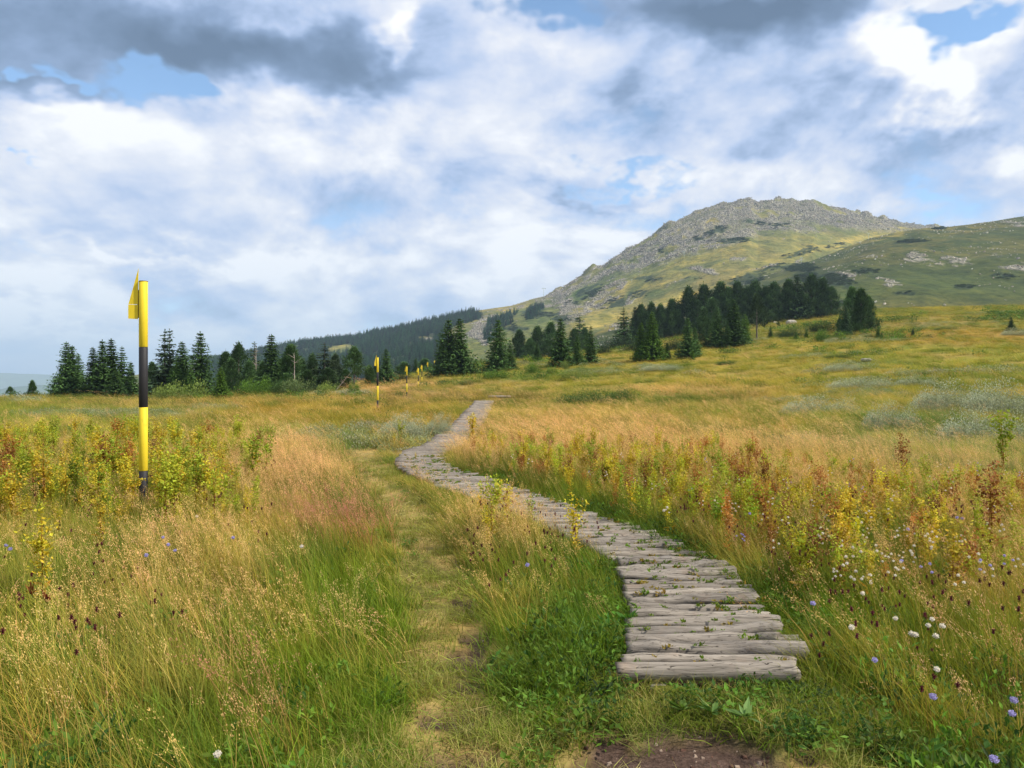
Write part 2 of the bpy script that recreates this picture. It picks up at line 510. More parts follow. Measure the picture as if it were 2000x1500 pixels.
def build_meadow():
    nr, na = 250, 560
    r = np.concatenate([[0.0], np.exp(np.linspace(math.log(.4), math.log(3200), nr - 1))])
    # finer sectors where the view goes
    th = np.linspace(0, 1, na, endpoint=False)
    th = 2 * np.pi * (th + .11 * np.sin(2 * np.pi * th) / 1.0) + np.pi     # dense around azimuth 0
    th = th
    R, T = np.meshgrid(r, th, indexing='ij')
    X = R * np.sin(T); Y = R * np.cos(T)
    Z = meadow_z(X, Y)
    Z = Z - .045 * soil_mask(X, Y) - .02 * path_mask(X, Y)
    Z = Z - .05 * in_walk(X, Y)
    tint = zone_col(X, Y, Z, .05) * .62
    pm = path_mask(X, Y)[..., None]
    pc = LIN((176, 156, 100)) * .8 + (LIN((128, 126, 66)) * .7 - LIN((176, 156, 100)) * .8) * sstep(fbm(X * 5, Y * 5, 4, 83), .4, .6)[..., None]
    tint = tint * (1 - pm) + pc * pm
    iw = in_walk(X, Y)[..., None]
    tint = tint * (1 - iw) + LIN((70, 58, 44)) * .6 * iw
    me = grid_mesh('meadow_ground', np.stack([X, Y, Z], -1), na, nr, mat_meadow(), closed=True,
                   attrs={'tint': ('FLOAT_COLOR', col4(tint)), 'soil': ('FLOAT', soil_mask(X, Y))})
    o = link('meadow_ground', me)
    tag(o, 'rolling mountain meadow ground with worn soil and dry litter', 'ground', kind='structure')


build_meadow()


# ------------------------------------------------------------------ mountain, spur, far ridges
def flank(cols, crest, crestY, base, baseY, nu, nv, back=1.6, power=1.0):
    """a hillside: cols/crest/base are photograph columns and rows, crestY/baseY the depths they stand at"""
    px = np.linspace(cols[0], cols[-1], nu)
    cr = np.interp(px, cols, crest); cY = np.interp(px, cols, crestY)
    br = np.interp(px, cols, base); bY = np.interp(px, cols, baseY)
    cY = np.convolve(np.pad(cY, 20, 'edge'), np.ones(41) / 41, 'valid'); bY = np.convolve(np.pad(bY, 20, 'edge'), np.ones(41) / 41, 'valid')
    t = np.concatenate([np.linspace(0, 1, nv), np.linspace(1, back, nv // 5)[1:]])
    T, PX = np.meshgrid(t, px, indexing='ij')
    Y = bY + (cY - bY) * T
    zc = EYE + (CY - cr) / F * cY; zb = EYE + (CY - br) / F * bY
    tt = np.clip(T, 0, 1) ** power
    Z = zb + (zc - zb) * tt - np.maximum(T - 1, 0) ** 1.3 * (zc - zb) * 1.2
    X = (PX - CX) / F * Y
    return X, Y, Z, T, PX


def project(X, Y, Z):
    return CX + F * X / Y, CY + (EYE - Z) / Y * F


def poly_mask(px, py, pts, soft=12.0):
    """soft inside test of a polygon given in photograph pixels"""
    pts = np.array(pts, float)
    ins = np.zeros(px.shape, bool); d = np.full(px.shape, 1e9)
    for (x0, y0), (x1, y1) in zip(pts, np.roll(pts, -1, 0)):
        c = (y0 > py) != (y1 > py)
        with np.errstate(divide='ignore', invalid='ignore'):
            ins ^= c & (px < (x1 - x0) * (py - y0) / ((y1 - y0) if y1 != y0 else 1e-9) + x0)
        L = (x1 - x0) ** 2 + (y1 - y0) ** 2
        t = np.clip(((px - x0) * (x1 - x0) + (py - y0) * (y1 - y0)) / L, 0, 1)
        d = np.minimum(d, np.hypot(px - x0 - t * (x1 - x0), py - y0 - t * (y1 - y0)))
    return np.clip(.5 + np.where(ins, d, -d) / soft, 0, 1)


M_COLS = np.array([100, 250, 400, 470, 540, 620, 700, 760, 850, 930, 1000, 1040, 1080, 1105, 1120, 1150, 1170, 1200, 1240, 1270, 1305, 1330, 1345, 1375, 1395, 1420, 1445, 1463, 1480, 1500, 1545, 1560, 1590, 1600, 1650, 1700, 1750, 1800, 1860, 1950, 2100, 2600, 3200], float)
M_CREST = np.array([790, 735, 703, 690, 678, 665, 654, 641, 622, 607, 597, 584, 575, 559, 549, 532, 523, 505, 480, 462, 441, 429, 423, 411, 402, 397, 391, 386, 396, 392, 388, 393, 391, 399, 407, 422, 434, 440, 446, 455, 480, 560, 700], float)
M_CREST = M_CREST + 4.0 * ((M_COLS > 380) & (M_COLS < 910))
M_CY = np.interp(M_COLS, [100, 400, 700, 930, 1200, 1460, 1900, 3200], [1500, 1450, 1350, 1300, 1400, 1500, 1650, 2200])
M_BASE = np.interp(M_COLS, [100, 400, 700, 930, 1100, 1300, 3200], [840, 800, 790, 760, 730, 700, 700])
M_BY = np.interp(M_COLS, [100, 400, 930, 1200, 3200], [620, 560, 520, 560, 700])


def build_mountain():
    nu, nv = 900, 330
    X, Y, Z, T, PX = flank(M_COLS, M_CREST, M_CY, M_BASE, M_BY, nu, nv)
    px, py = project(X, Y, Z)
    jag = poly_mask(px, py, ROCK_MAIN, 30)
    amp = np.clip(T, 0, 1)
    # gullies and knolls, then broken rock where scree and crags lie
    n1 = fbm(X * .006, Y * .006, 5, 101) - .5
    n2 = fbm(X * .03, Y * .03, 4, 107) - .5
    edge = 1 - .75 * sstep(T, .8, 1.0)
    Z = Z + n1 * 46 * (amp * (1 - amp) * 4).clip(0, 1) ** .5 * edge + n2 * 7 * edge
    rk = fbm(X * .11, Y * .11, 3, 113)
    Z = Z + jag * ((rk - .5) * 4 + np.maximum(rk - .66, 0) * 12)
    Z = Z + jag * np.maximum(fbm(X * .028, Y * .028, 3, 119) - .55, 0) * 42 * sstep(T, .8, .97)
    px, py = project(X, Y, Z)
    tint, rock, wood = hill_colour(px, py, X, Y, 'mountain')
    me = grid_mesh('mountain', np.stack([X, Y, Z], -1), nu, X.shape[0], mat_hill(), attrs={
        'tint': ('FLOAT_COLOR', col4(tint)), 'rock': ('FLOAT', rock)})
    tag(link('mountain', me), 'rocky domed mountain with scree slopes behind the meadow', 'mountain', kind='structure')
    return X, Y, Z, px, py, rock


S_COLS = np.array([1080, 1170, 1250, 1350, 1450, 1520, 1600, 1640, 1700, 1750, 1800, 1850, 1900, 1950, 2000, 2200, 2600, 3200], float)
S_CREST = np.array([690, 648, 615, 588, 556, 530, 503, 488, 466, 455, 446, 443, 438, 430, 422, 395, 380, 420], float)
S_CY = np.interp(S_COLS, [1080, 1400, 1700, 2000, 3200], [620, 760, 860, 900, 950])
S_BASE = np.interp(S_COLS, [1080, 1300, 1600, 3200], [735, 700, 660, 640])
S_BY = np.interp(S_COLS, [1080, 1400, 3200], [420, 420, 440])


def build_spur():
    nu, nv = 620, 240
    X, Y, Z, T, PX = flank(S_COLS, S_CREST, S_CY, S_BASE, S_BY, nu, nv, back=1.5, power=.9)
    n1 = fbm(X * .010, Y * .010, 5, 131) - .5
    n2 = fbm(X * .05, Y * .05, 4, 137) - .5
    edge = 1 - .8 * sstep(T, .75, 1.0)
    Z = Z + n1 * 14 * edge * sstep(T, 0, .3) + n2 * 2.2 * edge
    px, py = project(X, Y, Z)
    tint, rock, wood = hill_colour(px, py, X, Y, 'spur')
    me = grid_mesh('grassy_hill', np.stack([X, Y, Z], -1), nu, X.shape[0], mat_hill(), attrs={
        'tint': ('FLOAT_COLOR', col4(tint)), 'rock': ('FLOAT', rock)})
    tag(link('grassy_hill', me), 'long green hillside strewn with pale boulders', 'hill', kind='structure')
    return X, Y, Z, px, py, rock


ROCK_MAIN = [(1060, 590), (1085, 560), (1150, 515), (1240, 460), (1340, 400), (1460, 370), (1610, 375), (1720, 415), (1870, 438), (1800, 452), (1640, 446), (1560, 452), (1480, 455), (1420, 478), (1340, 497), (1290, 512), (1230, 528), (1180, 548), (1140, 556), (1110, 580)]
SCREE = [  # px, py, rx, ry, tilt degrees (image), strength
    (1110, 600, 26, 34, -35, .9), (1135, 622, 20, 28, 20, .9), (1065, 597, 32, 8, -20, .7), (1200, 568, 46, 9, -33, .9), (1160, 592, 25, 7, -30, .8), (1225, 585, 45, 5, -22, .7), (935, 640, 42, 16, -38, 1.0), (950, 655, 20, 26, 0, .9),
    (835, 663, 26, 7, 8, .9), (1020, 597, 40, 6, -15, .6), (975, 608, 30, 6, -20, .6), (1370, 527, 26, 5, 5, .9), (1490, 520, 35, 4, -18, .7), (1440, 505, 40, 4, -5, .5), (1340, 552, 24, 5, -20, .7), (1310, 560, 40, 3, -25, .6),
    (1280, 600, 30, 4, -20, .6), (1555, 508, 18, 5, -10, .7), (1650, 535, 24, 6, 0, .9), (1735, 552, 22, 10, 10, .8), (1790, 505, 40, 8, -12, .6), (1850, 510, 60, 12, -8, .55), (1985, 520, 36, 10, 0, .9), (1930, 500, 50, 6, 0, .5), (1700, 500, 40, 5, -10, .45), (1985, 440, 30, 4, 0, .6),
    (1200, 640, 30, 6, -20, .6), (1310, 535, 40, 4, -15, .35), (1240, 545, 60, 4, -20, .4), (1100, 640, 30, 8, -10, .5), (1790, 600, 24, 3, 0, .5),
]
DWARF = [  # dark dwarf pine patches
    (1530, 520, 30, 7, -8), (1560, 522, 40, 10, 5), (1500, 525, 26, 6, -25), (1450, 548, 40, 10, -8), (1600, 545, 36, 12, 5), (1640, 545, 24, 14, 20), (1690, 531, 22, 6, 0), (1570, 490, 26, 3, -18), (1540, 497, 22, 3, -18), (1630, 478, 24, 3, -14), (1590, 488, 20, 3, -18),
    (1155, 575, 24, 8, -30), (1195, 590, 26, 9, -28), (1480, 437, 14, 5, 0), (1400, 452, 24, 7, -20), (1360, 465, 10, 5, 0), (1290, 490, 8, 5, 0), (1270, 548, 22, 4, -10), (1350, 545, 10, 4, 0), (1120, 590, 12, 4, 0), (1060, 615, 40, 7, 0), (1105, 625, 26, 6, 0),
    (1000, 640, 30, 8, 0), (1840, 445, 12, 4, 0), (1960, 540, 26, 7, 0), (1880, 560, 30, 4, 0), (1760, 570, 30, 3, 0), (1250, 575, 24, 4, -15), (1175, 560, 10, 4, -30), (1520, 440, 30, 3, 0), (1430, 470, 40, 4, -5), (1780, 470, 30, 3, -6), (1640, 590, 40, 4, 0),
]
YELLOW_LIT = [(1190, 628, 60, 12, -22, 1), (1270, 605, 60, 7, -25, 1), (1360, 575, 60, 6, -22, 1), (1160, 612, 40, 12, 0, .7), (1480, 520, 120, 9, -25, .5), (1620, 478, 90, 7, -14, 1), (1720, 462, 80, 5, -10, .9), (1400, 495, 90, 7, -10, .35), (1330, 520, 60, 10, -15, .6), (1000, 600, 60, 5, -10, .6), (1230, 560, 60, 8, -25, .4), (1860, 448, 60, 3, -3, .5), (980, 630, 40, 10, 0, .3), (1290, 560, 60, 8, -20, .5), (1580, 465, 60, 5, 0, .35), (640, 680, 40, 12, 0, .7)]  # yellow grass, its sunlit patches between cloud shadows put into the colour
GREENS = [(1140, 575, 40, 14, -30, 1), (1210, 590, 50, 8, -30, .8), (1050, 630, 60, 20, 0, .8), (1280, 580, 50, 6, -20, .6), (1800, 560, 160, 22, 0, .5), (1650, 575, 60, 8, 0, .8), (1900, 480, 120, 20, -6, .3), (670, 690, 40, 8, 0, .6)]


def ell(px, py, rows, wob=0):
    out = np.zeros(px.shape)
    for r in rows:
        x, y, rx, ry, a = r[:5]; s = r[5] if len(r) > 5 else 1
        c, q = math.cos(math.radians(a)), math.sin(math.radians(a))
        dx = (px - x) * c + (py - y) * q; dy = -(px - x) * q + (py - y) * c
        out = np.maximum(out, s * np.exp(-((dx / rx) ** 2 + (dy / ry) ** 2) * .9))
    return out


def hill_colour(px, py, X, Y, which):
    k = .006 if which == 'mountain' else .012
    n1 = fbm(X * k, Y * k * .6, 5, 201); n2 = fbm(X * k * 5, Y * k * 3, 4, 211); n3 = fbm(X * k * 20, Y * k * 12, 3, 221)
    wx = px + (n2 - .5) * 60; wy = py + (n2 - .5) * 22 + (n3 - .5) * 8
    main = poly_mask(wx, wy, ROCK_MAIN, 14) if which == 'mountain' else np.zeros(px.shape)
    rock = np.maximum(main * sstep(n2 * .65 + n3 * .35, .34, .50), sstep(ell(wx, wy, SCREE) + (n3 - .5) * .7, .42, .62))
    dw = sstep(ell(wx, wy, DWARF) + (n3 - .5) * .5, .42, .6)
    ye = ell(wx, wy, YELLOW_LIT); gr = ell(wx, wy, GREENS)
    grass = LIN((122, 128, 72)) + (LIN((148, 138, 82)) - LIN((122, 128, 72))) * sstep(n1, .35, .65)[..., None]
    grass = grass + (LIN((102, 112, 66)) - grass) * (sstep(n2, .48, .64) * .85)[..., None]
    if which == 'spur':
        grass = grass * .66 * (.92, 1.05, .85)  # spur turf toned darker and greener: cloud shadow put into its colour
    grass = grass + (LIN((196, 176, 92)) - grass) * (np.clip(ye * (.6 + n2 * .8), 0, 1) * .85)[..., None]
    grass = grass + (LIN((98, 122, 62)) - grass) * (np.clip(gr, 0, 1) * .7)[..., None]
    rockc = LIN((160, 155, 140)) * (.75 + .5 * n3)[..., None]
    rockc = rockc + (LIN((128, 124, 108)) - rockc) * (sstep(n2, .45, .65) * .6)[..., None]
    rock = rock * (1 - .55 * sstep(n1 * .5 + n2 * .5, .52, .62) * (which == 'mountain'))
    tint = grass * (.64 if which == 'mountain' else .48) * (.8 + .4 * n3)[..., None]
    tint = tint + (rockc * .72 - tint) * rock[..., None]
    tint = tint + (LIN((52, 66, 44)) * .8 - tint) * (dw * .9)[..., None]
    if which == 'mountain':
        wd = poly_mask(px, py, [(300, 730), (395, 700), (540, 672), (700, 648), (850, 620), (905, 610), (930, 620), (868, 650), (880, 668), (860, 760), (300, 800)], 10) * (ell(px, py, [(665, 683, 34, 10, -8, 1), (833, 663, 26, 6, 8, 1)]) < .5)
        tint = tint + (LIN((56, 72, 46)) * .8 - tint) * (wd * .85)[..., None]; rock = rock * (1 - wd)
    return tint, rock * (1 - dw), dw


_HM = []


def mat_hill():
    if _HM: return _HM[0]
    m, n, out = new_mat('hillside_turf_and_rock')
    a = n.new('ShaderNodeAttribute', attribute_name='tint'); r = n.new('ShaderNodeAttribute', attribute_name='rock')
    geo = n.new('ShaderNodeNewGeometry').outputs['Position']
    f1 = n.noise(geo, .16, 6, .65); f2 = n.noise(geo, .6, 4, .6)
    vo = n.new('ShaderNodeTexVoronoi', feature='F1'); n.put(vo.inputs['Vector'], geo); n.put(vo.inputs['Scale'], .38)
    turf = n.ramp(f1, [(.3, (.50, .58, .46)), (.5, (1, 1, 1)), (.72, (1.5, 1.34, 1.05))])
    turf = n.mix(.8, turf, n.ramp(n.noise(geo, .035, 5, .6), [(.32, (.55, .66, .5)), (.5, (1, 1, 1)), (.68, (1.35, 1.25, 1.0))]), 'MULTIPLY')
    ston = n.ramp(n.sep(vo.outputs['Color'])[0], [(0, (.62, .62, .64)), (.5, (1, 1, .98)), (1, (1.4, 1.38, 1.3))])
    mod = n.mix(r.outputs['Fac'], turf, ston)
    c = n.mix(1.0, a.outputs['Color'], mod, 'MULTIPLY')
    h = n.m('ADD', n.m('MULTIPLY', f1, 1.0), n.m('MULTIPLY', n.m('MULTIPLY', vo.outputs['Distance'], r.outputs['Fac']), 1.4))
    principled(n, out, c, .95, .1, h, 1.0, 2.2)
    _HM.append(m)
    return m


MT = build_mountain()
SP = build_spur()


def boulders(name, label, grids, count, smin, smax, seed, pick, col=(165, 160, 148)):
    rng = np.random.default_rng(seed)
    V, Fq, C = [], [], []
    base = np.array([(-1, -1, -.8), (1, -1, -.8), (1, 1, -.8), (-1, 1, -.8), (-.7, -.75, .8), (.75, -.65, .7), (.65, .7, .9), (-.7, .7, .7)]) * .5
    fq = np.array([(0, 1, 5, 4), (1, 2, 6, 5), (2, 3, 7, 6), (3, 0, 4, 7), (4, 5, 6, 7)])
    X, Y, Z, px, py, rock = grids
    w = pick(px, py, rock, X, Y)
    w = (w * Y * Y * (np.abs(np.gradient(X, axis=1)) / Y) * 1.0).ravel()
    w[~((px.ravel() > -100) & (px.ravel() < 2250))] = 0
    idx = rng.choice(len(w), count, p=w / w.sum())
    P = np.stack([X.ravel()[idx], Y.ravel()[idx], Z.ravel()[idx]], -1) + rng.normal(0, 1.2, (count, 3)) * (1, 1, .12)
    s = smin + (smax - smin) * rng.random(count) ** 3
    R = rng.random(count) * 6.283
    verts = base[None] + rng.normal(0, .13, (count, 8, 3))
    verts = verts * (s[:, None, None] * (1 + rng.random((count, 1, 3)) * (.8, .6, .35)))
    tl = rng.normal(0, .35, count)
    c, q = np.cos(R), np.sin(R)
    x = verts[..., 0] * c[:, None] - verts[..., 1] * q[:, None]; y = verts[..., 0] * q[:, None] + verts[..., 1] * c[:, None]
    z = verts[..., 2] + x * tl[:, None]
    verts = np.stack([x, y, z], -1) + P[:, None]
    faces = (fq[None] + (np.arange(count) * 8)[:, None, None]).reshape(-1, 4)
    me = bpy.data.meshes.new(name)
    me.vertices.add(count * 8); me.vertices.foreach_set('co', verts.astype(np.float32).ravel())
    me.loops.add(faces.size); me.loops.foreach_set('vertex_index', faces.ravel().astype(np.int32))
    me.polygons.add(len(faces)); me.polygons.foreach_set('loop_start', np.arange(0, faces.size, 4, dtype=np.int32))
    me.update(calc_edges=True)
    shade = np.repeat(LIN(col)[None] * (.45 + .8 * rng.random((count, 1))) * (1 + rng.normal(0, .04, (count, 3))), 8, 0)
    set_attr(me, 'tint', 'FLOAT_COLOR', col4(shade * .75))
    me.materials.append(mat_stone())
    tag(link(name, me), label, 'rocks', kind='stuff')


_SM = []


def mat_stone():
    if _SM: return _SM[0]
    m, n, out = new_mat('lichen_stone')
    a = n.new('ShaderNodeAttribute', attribute_name='tint')
    geo = n.new('ShaderNodeNewGeometry').outputs['Position']
    f = n.noise(geo, 1.5, 5, .6)
    c = n.mix(1.0, a.outputs['Color'], n.ramp(f, [(.3, (.7, .7, .66)), (.7, (1.15, 1.13, 1.1))]), 'MULTIPLY')
    principled(n, out, c, .9, .15, f, .6, .3)
    _SM.append(m)
    return m


boulders('scree', 'grey scree blocks covering the summit dome and gullies', MT, 75000, .45, 1.6, 5, lambda px, py, r, X, Y: r ** 1.5 + .004)
boulders('hillside_rocks', 'pale boulders scattered over the green hillside', SP, 4200, .3, 1.25, 6, lambda px, py, r, X, Y: r * .6 + .09 * sstep(fbm(X * .02, Y * .015, 3, 301), .46, .62), (182, 178, 166))


def ridge_far(name, label, cols, crest, Y0, depth, col, seed, amp=8):
    cols = np.array(cols, float); crest = np.array(crest, float)
    px = np.linspace(cols[0], cols[-1], 260)
    cr = np.interp(px, cols, crest) + (fbm(px * .02, px * 0 + seed, 4, seed) - .5) * amp
    t = np.linspace(0, 1, 14)
    T, PX = np.meshgrid(t, px, indexing='ij')
    Y = Y0 + (T - .5) * depth
    prof = np.sin(np.pi * np.clip(T, 0, 1)) ** .8
    zc = EYE + (CY - cr) / F * Y0
    Z = -620 + (zc + 620)[None] * prof
    X = (PX - CX) / F * Y0 + (fbm(PX * .01, T * 6, 3, seed + 3) - .5) * 600
    m, n, out = new_mat(name + '_woods')
    geo = n.new('ShaderNodeNewGeometry').outputs['Position']
    c = n.ramp(n.noise(geo, .004, 6, .6), [(.35, tuple(LIN(col) * .7)), (.65, tuple(LIN(col) * 1.3))])
    principled(n, out, c, .95, .1)
    me = grid_mesh(name, np.stack([X, Y, Z], -1), 260, 14, m)
    tag(link(name, me), label, 'hills', kind='structure')


ridge_far('distant_ridge', 'faint blue ridge fading into haze beyond the plain', [-1600, -700, -300, 0, 60, 120, 300, 500, 900], [740, 725, 736, 729, 731, 735, 742, 745, 752], 9000, 3500, (90, 105, 70), 3, 6)
ridge_far('wooded_ridge', 'hazy blue wooded ridge below the plateau edge', [-1600, -700, -200, 0, 100, 200, 290, 360, 430, 520, 700], [740, 745, 760, 757, 752, 757, 745, 738, 700, 720, 790], 5200, 2000, (76, 92, 60), 8, 10)
ridge_far('forest_knoll', 'dark blue forested knoll just past the plateau edge', [-900, -300, 0, 60, 95, 130, 280, 330, 420, 470, 600], [880, 800, 790, 778, 763, 772, 742, 735, 694, 690, 760], 2600, 900, (60, 78, 52), 12, 8)

# valley plain far below
_m, _n, _o = new_mat('valley_fields')
_geo = _n.new('ShaderNodeNewGeometry').outputs['Position']
_c = _n.ramp(_n.noise(_geo, .0012, 6, .6), [(.35, (.05, .07, .035)), (.5, (.12, .13, .06)), (.65, (.2, .19, .11))])
principled(_n, _o, _c, .95, .1)
_a = np.linspace(0, 2 * np.pi, 97)[:-1]
_rr = np.array([0, 1500, 4000, 9000, 16000.0])
_R, _T = np.meshgrid(_rr, _a, indexing='ij')
tag(link('valley_plain', grid_mesh('valley_plain', np.stack([_R * np.sin(_T), _R * np.cos(_T), np.full(_R.shape, -640.0)], -1), 96, 5, _m, closed=True)),
    'flat valley plain far below the mountain', 'plain', kind='structure')


# the air: one even closed box
def build_haze():
    me = bpy.data.meshes.new('haze')
    L = 17000.0; z0, z1 = -642.0, 620.0
    v = [(x, y, z) for z in (z0, z1) for y in (-L, L) for x in (-L, L)]
    me.from_pydata(v, [], [(0, 2, 3, 1), (4, 5, 7, 6), (0, 1, 5, 4), (1, 3, 7, 5), (3, 2, 6, 7), (2, 0, 4, 6)])
    m = bpy.data.materials.new('thin_air_haze'); m.use_nodes = True
    m.node_tree.nodes.clear()
    n = NT(m.node_tree)
    out = n.new('ShaderNodeOutputMaterial')
    p = n.new('ShaderNodeVolumePrincipled')
    p.inputs['Color'].default_value = (.58, .78, 1.0, 1)
    p.inputs['Density'].default_value = HAZE
    p.inputs['Anisotropy'].default_value = 0.0
    n.l.new(p.outputs[0], out.inputs['Volume'])
    me.materials.append(m)
    tag(link('haze', me), 'pale blue air haze lying over valley and slopes', 'haze', kind='stuff')


HAZE = 0.00013
build_haze()

# ------------------------------------------------------------------ plant building kit
def plant_material(name, instanced=True, trans=.35, rough=.6, gloss=.15):
    m, n, out = new_mat(name)
    vc = n.new('ShaderNodeAttribute', attribute_name='vc')
    rn = n.new('ShaderNodeAttribute', attribute_name='rnd')
    if instanced:
        t = n.new('ShaderNodeAttribute', attribute_name='tint', attribute_type='INSTANCER').outputs['Color']
    else:
        t = n.new('ShaderNodeObjectInfo').outputs['Color']
    c = n.mix(1.0, vc.outputs['Color'], t, 'MULTIPLY')
    k = n.m('ADD', .72, n.m('MULTIPLY', rn.outputs['Fac'], .56))
    c = n.v('SCALE', c, k)
    d = n.new('ShaderNodeBsdfPrincipled')
    n.put(d.inputs['Base Color'], c); d.inputs['Roughness'].default_value = rough
    d.inputs['Specular IOR Level'].default_value = gloss
    tr = n.new('ShaderNodeBsdfTranslucent')
    n.put(tr.inputs['Color'], n.v('MULTIPLY', c, (1.15, 1.15, .75)))
    mx = n.new('ShaderNodeMixShader'); mx.inputs[0].default_value = trans
    n.l.new(d.outputs[0], mx.inputs[1]); n.l.new(tr.outputs[0], mx.inputs[2]); n.l.new(mx.outputs[0], out.inputs[0])
    return m


M_GRASS = plant_material('blade_and_leaf')
M_PLANT = plant_material('single_plant', instanced=False, trans=.3)
M_NEEDLE = plant_material('conifer_needles', instanced=False, trans=.12, rough=.7, gloss=.1)
M_NEEDLE_I = plant_material('conifer_needles_far', instanced=True, trans=.1, rough=.8, gloss=.05)


class Quads:
    def __init__(s):
        s.v = []; s.c = []; s.r = []
    def add(s, v, c, r):
        """v (n,4,3), c (n,4,3) or (3,), r (n,)"""
        v = np.asarray(v, float)
        c = np.broadcast_to(np.asarray(c, float), v.shape) if np.ndim(c) == 1 else np.asarray(c, float)
        s.v.append(v); s.c.append(c); s.r.append(np.broadcast_to(np.asarray(r, float), (len(v),)))
        return s
    def mesh(s, name, mat, smooth=False):
        v = np.concatenate(s.v); c = np.concatenate(s.c); r = np.concatenate(s.r)
        me = bpy.data.meshes.new(name)
        N = len(v)
        me.vertices.add(N * 4); me.vertices.foreach_set('co', v.astype(np.float32).ravel())
        me.loops.add(N * 4); me.loops.foreach_set('vertex_index', np.arange(N * 4, dtype=np.int32))
        me.polygons.add(N); me.polygons.foreach_set('loop_start', np.arange(0, N * 4, 4, dtype=np.int32))
        me.update(calc_edges=True)
        set_attr(me, 'vc', 'FLOAT_COLOR', col4(c.reshape(-1, 3)))
        set_attr(me, 'rnd', 'FLOAT', np.repeat(r, 4))
        me.materials.append(mat)
        return me


def pellet(Q, cen, rx, rz, col, rn=.5):
    """small solid ellipsoid"""
    la = np.linspace(-1.5, 1.5, 5); lo = np.linspace(0, 6.2832, 7)
    P = np.array([[(rx * math.cos(a) * math.cos(o), rx * math.cos(a) * math.sin(o), rz * math.sin(a)) for o in lo] for a in la]) + np.asarray(cen)
    q = np.stack([P[:-1, :-1], P[:-1, 1:], P[1:, 1:], P[1:, :-1]], 2).reshape(-1, 4, 3)
    Q.add(q, col, rn)


def unit(v):
    return v / np.maximum(np.linalg.norm(v, axis=-1, keepdims=True), 1e-9)


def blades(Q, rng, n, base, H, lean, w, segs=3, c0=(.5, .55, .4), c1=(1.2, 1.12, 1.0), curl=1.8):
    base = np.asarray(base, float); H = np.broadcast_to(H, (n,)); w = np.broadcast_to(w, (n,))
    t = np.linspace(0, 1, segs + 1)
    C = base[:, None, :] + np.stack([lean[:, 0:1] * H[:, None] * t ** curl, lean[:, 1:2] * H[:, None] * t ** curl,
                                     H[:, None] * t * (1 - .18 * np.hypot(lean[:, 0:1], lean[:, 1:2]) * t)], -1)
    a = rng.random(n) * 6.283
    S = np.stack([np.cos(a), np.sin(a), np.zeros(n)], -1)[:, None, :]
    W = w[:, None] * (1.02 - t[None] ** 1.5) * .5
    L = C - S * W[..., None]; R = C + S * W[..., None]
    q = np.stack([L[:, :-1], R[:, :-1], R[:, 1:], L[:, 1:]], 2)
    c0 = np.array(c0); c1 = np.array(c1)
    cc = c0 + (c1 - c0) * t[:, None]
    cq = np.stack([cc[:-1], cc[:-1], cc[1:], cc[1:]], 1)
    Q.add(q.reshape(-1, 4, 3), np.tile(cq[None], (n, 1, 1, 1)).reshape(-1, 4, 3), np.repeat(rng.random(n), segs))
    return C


def leaves(Q, rng, p, d, L, W, c, roll=None, fold=0.0):
    n = len(p)
    d = unit(d)
    up = np.tile((0, 0, 1.0), (n, 1)) + rng.normal(0, .35, (n, 3))
    s = unit(np.cross(d, up))
    L = np.broadcast_to(L, (n,))[:, None]; W = np.broadcast_to(W, (n,))[:, None]
    a = p; b = p + d * L
    nrm = np.cross(s, d)
    m = p + d * L * .45
    r = rng.random(n)
    c = np.broadcast_to(np.asarray(c, float), (n, 3))[:, None, :].repeat(4, 1)
    if fold:
        l = m - s * W * .5 + nrm * W * fold; rr = m + s * W * .5 + nrm * W * fold
        mid = m
        Q.add(np.stack([a, mid, b, l], 1), c * .92, r)
        Q.add(np.stack([a, rr, b, mid], 1), c * 1.05, r)
    else:
        Q.add(np.stack([a, m + s * W * .5, b, m - s * W * .5], 1), c, r)


PROTO = {}


def keep(coll, name, me):
    """a prototype that only lives in a collection outside the scene, to be instanced"""
    if coll not in PROTO: PROTO[coll] = bpy.data.collections.new(coll)
    o = bpy.data.objects.new('%s_%02d' % (name, len(PROTO[coll].objects)), me)
    PROTO[coll].objects.link(o)


def disk(rng, n, r):
    a = rng.random(n) * 6.283; q = r * np.sqrt(rng.random(n))
    return np.stack([q * np.cos(a), q * np.sin(a), np.full(n, -.02)], -1)


WIND = np.array([-.32, .05])


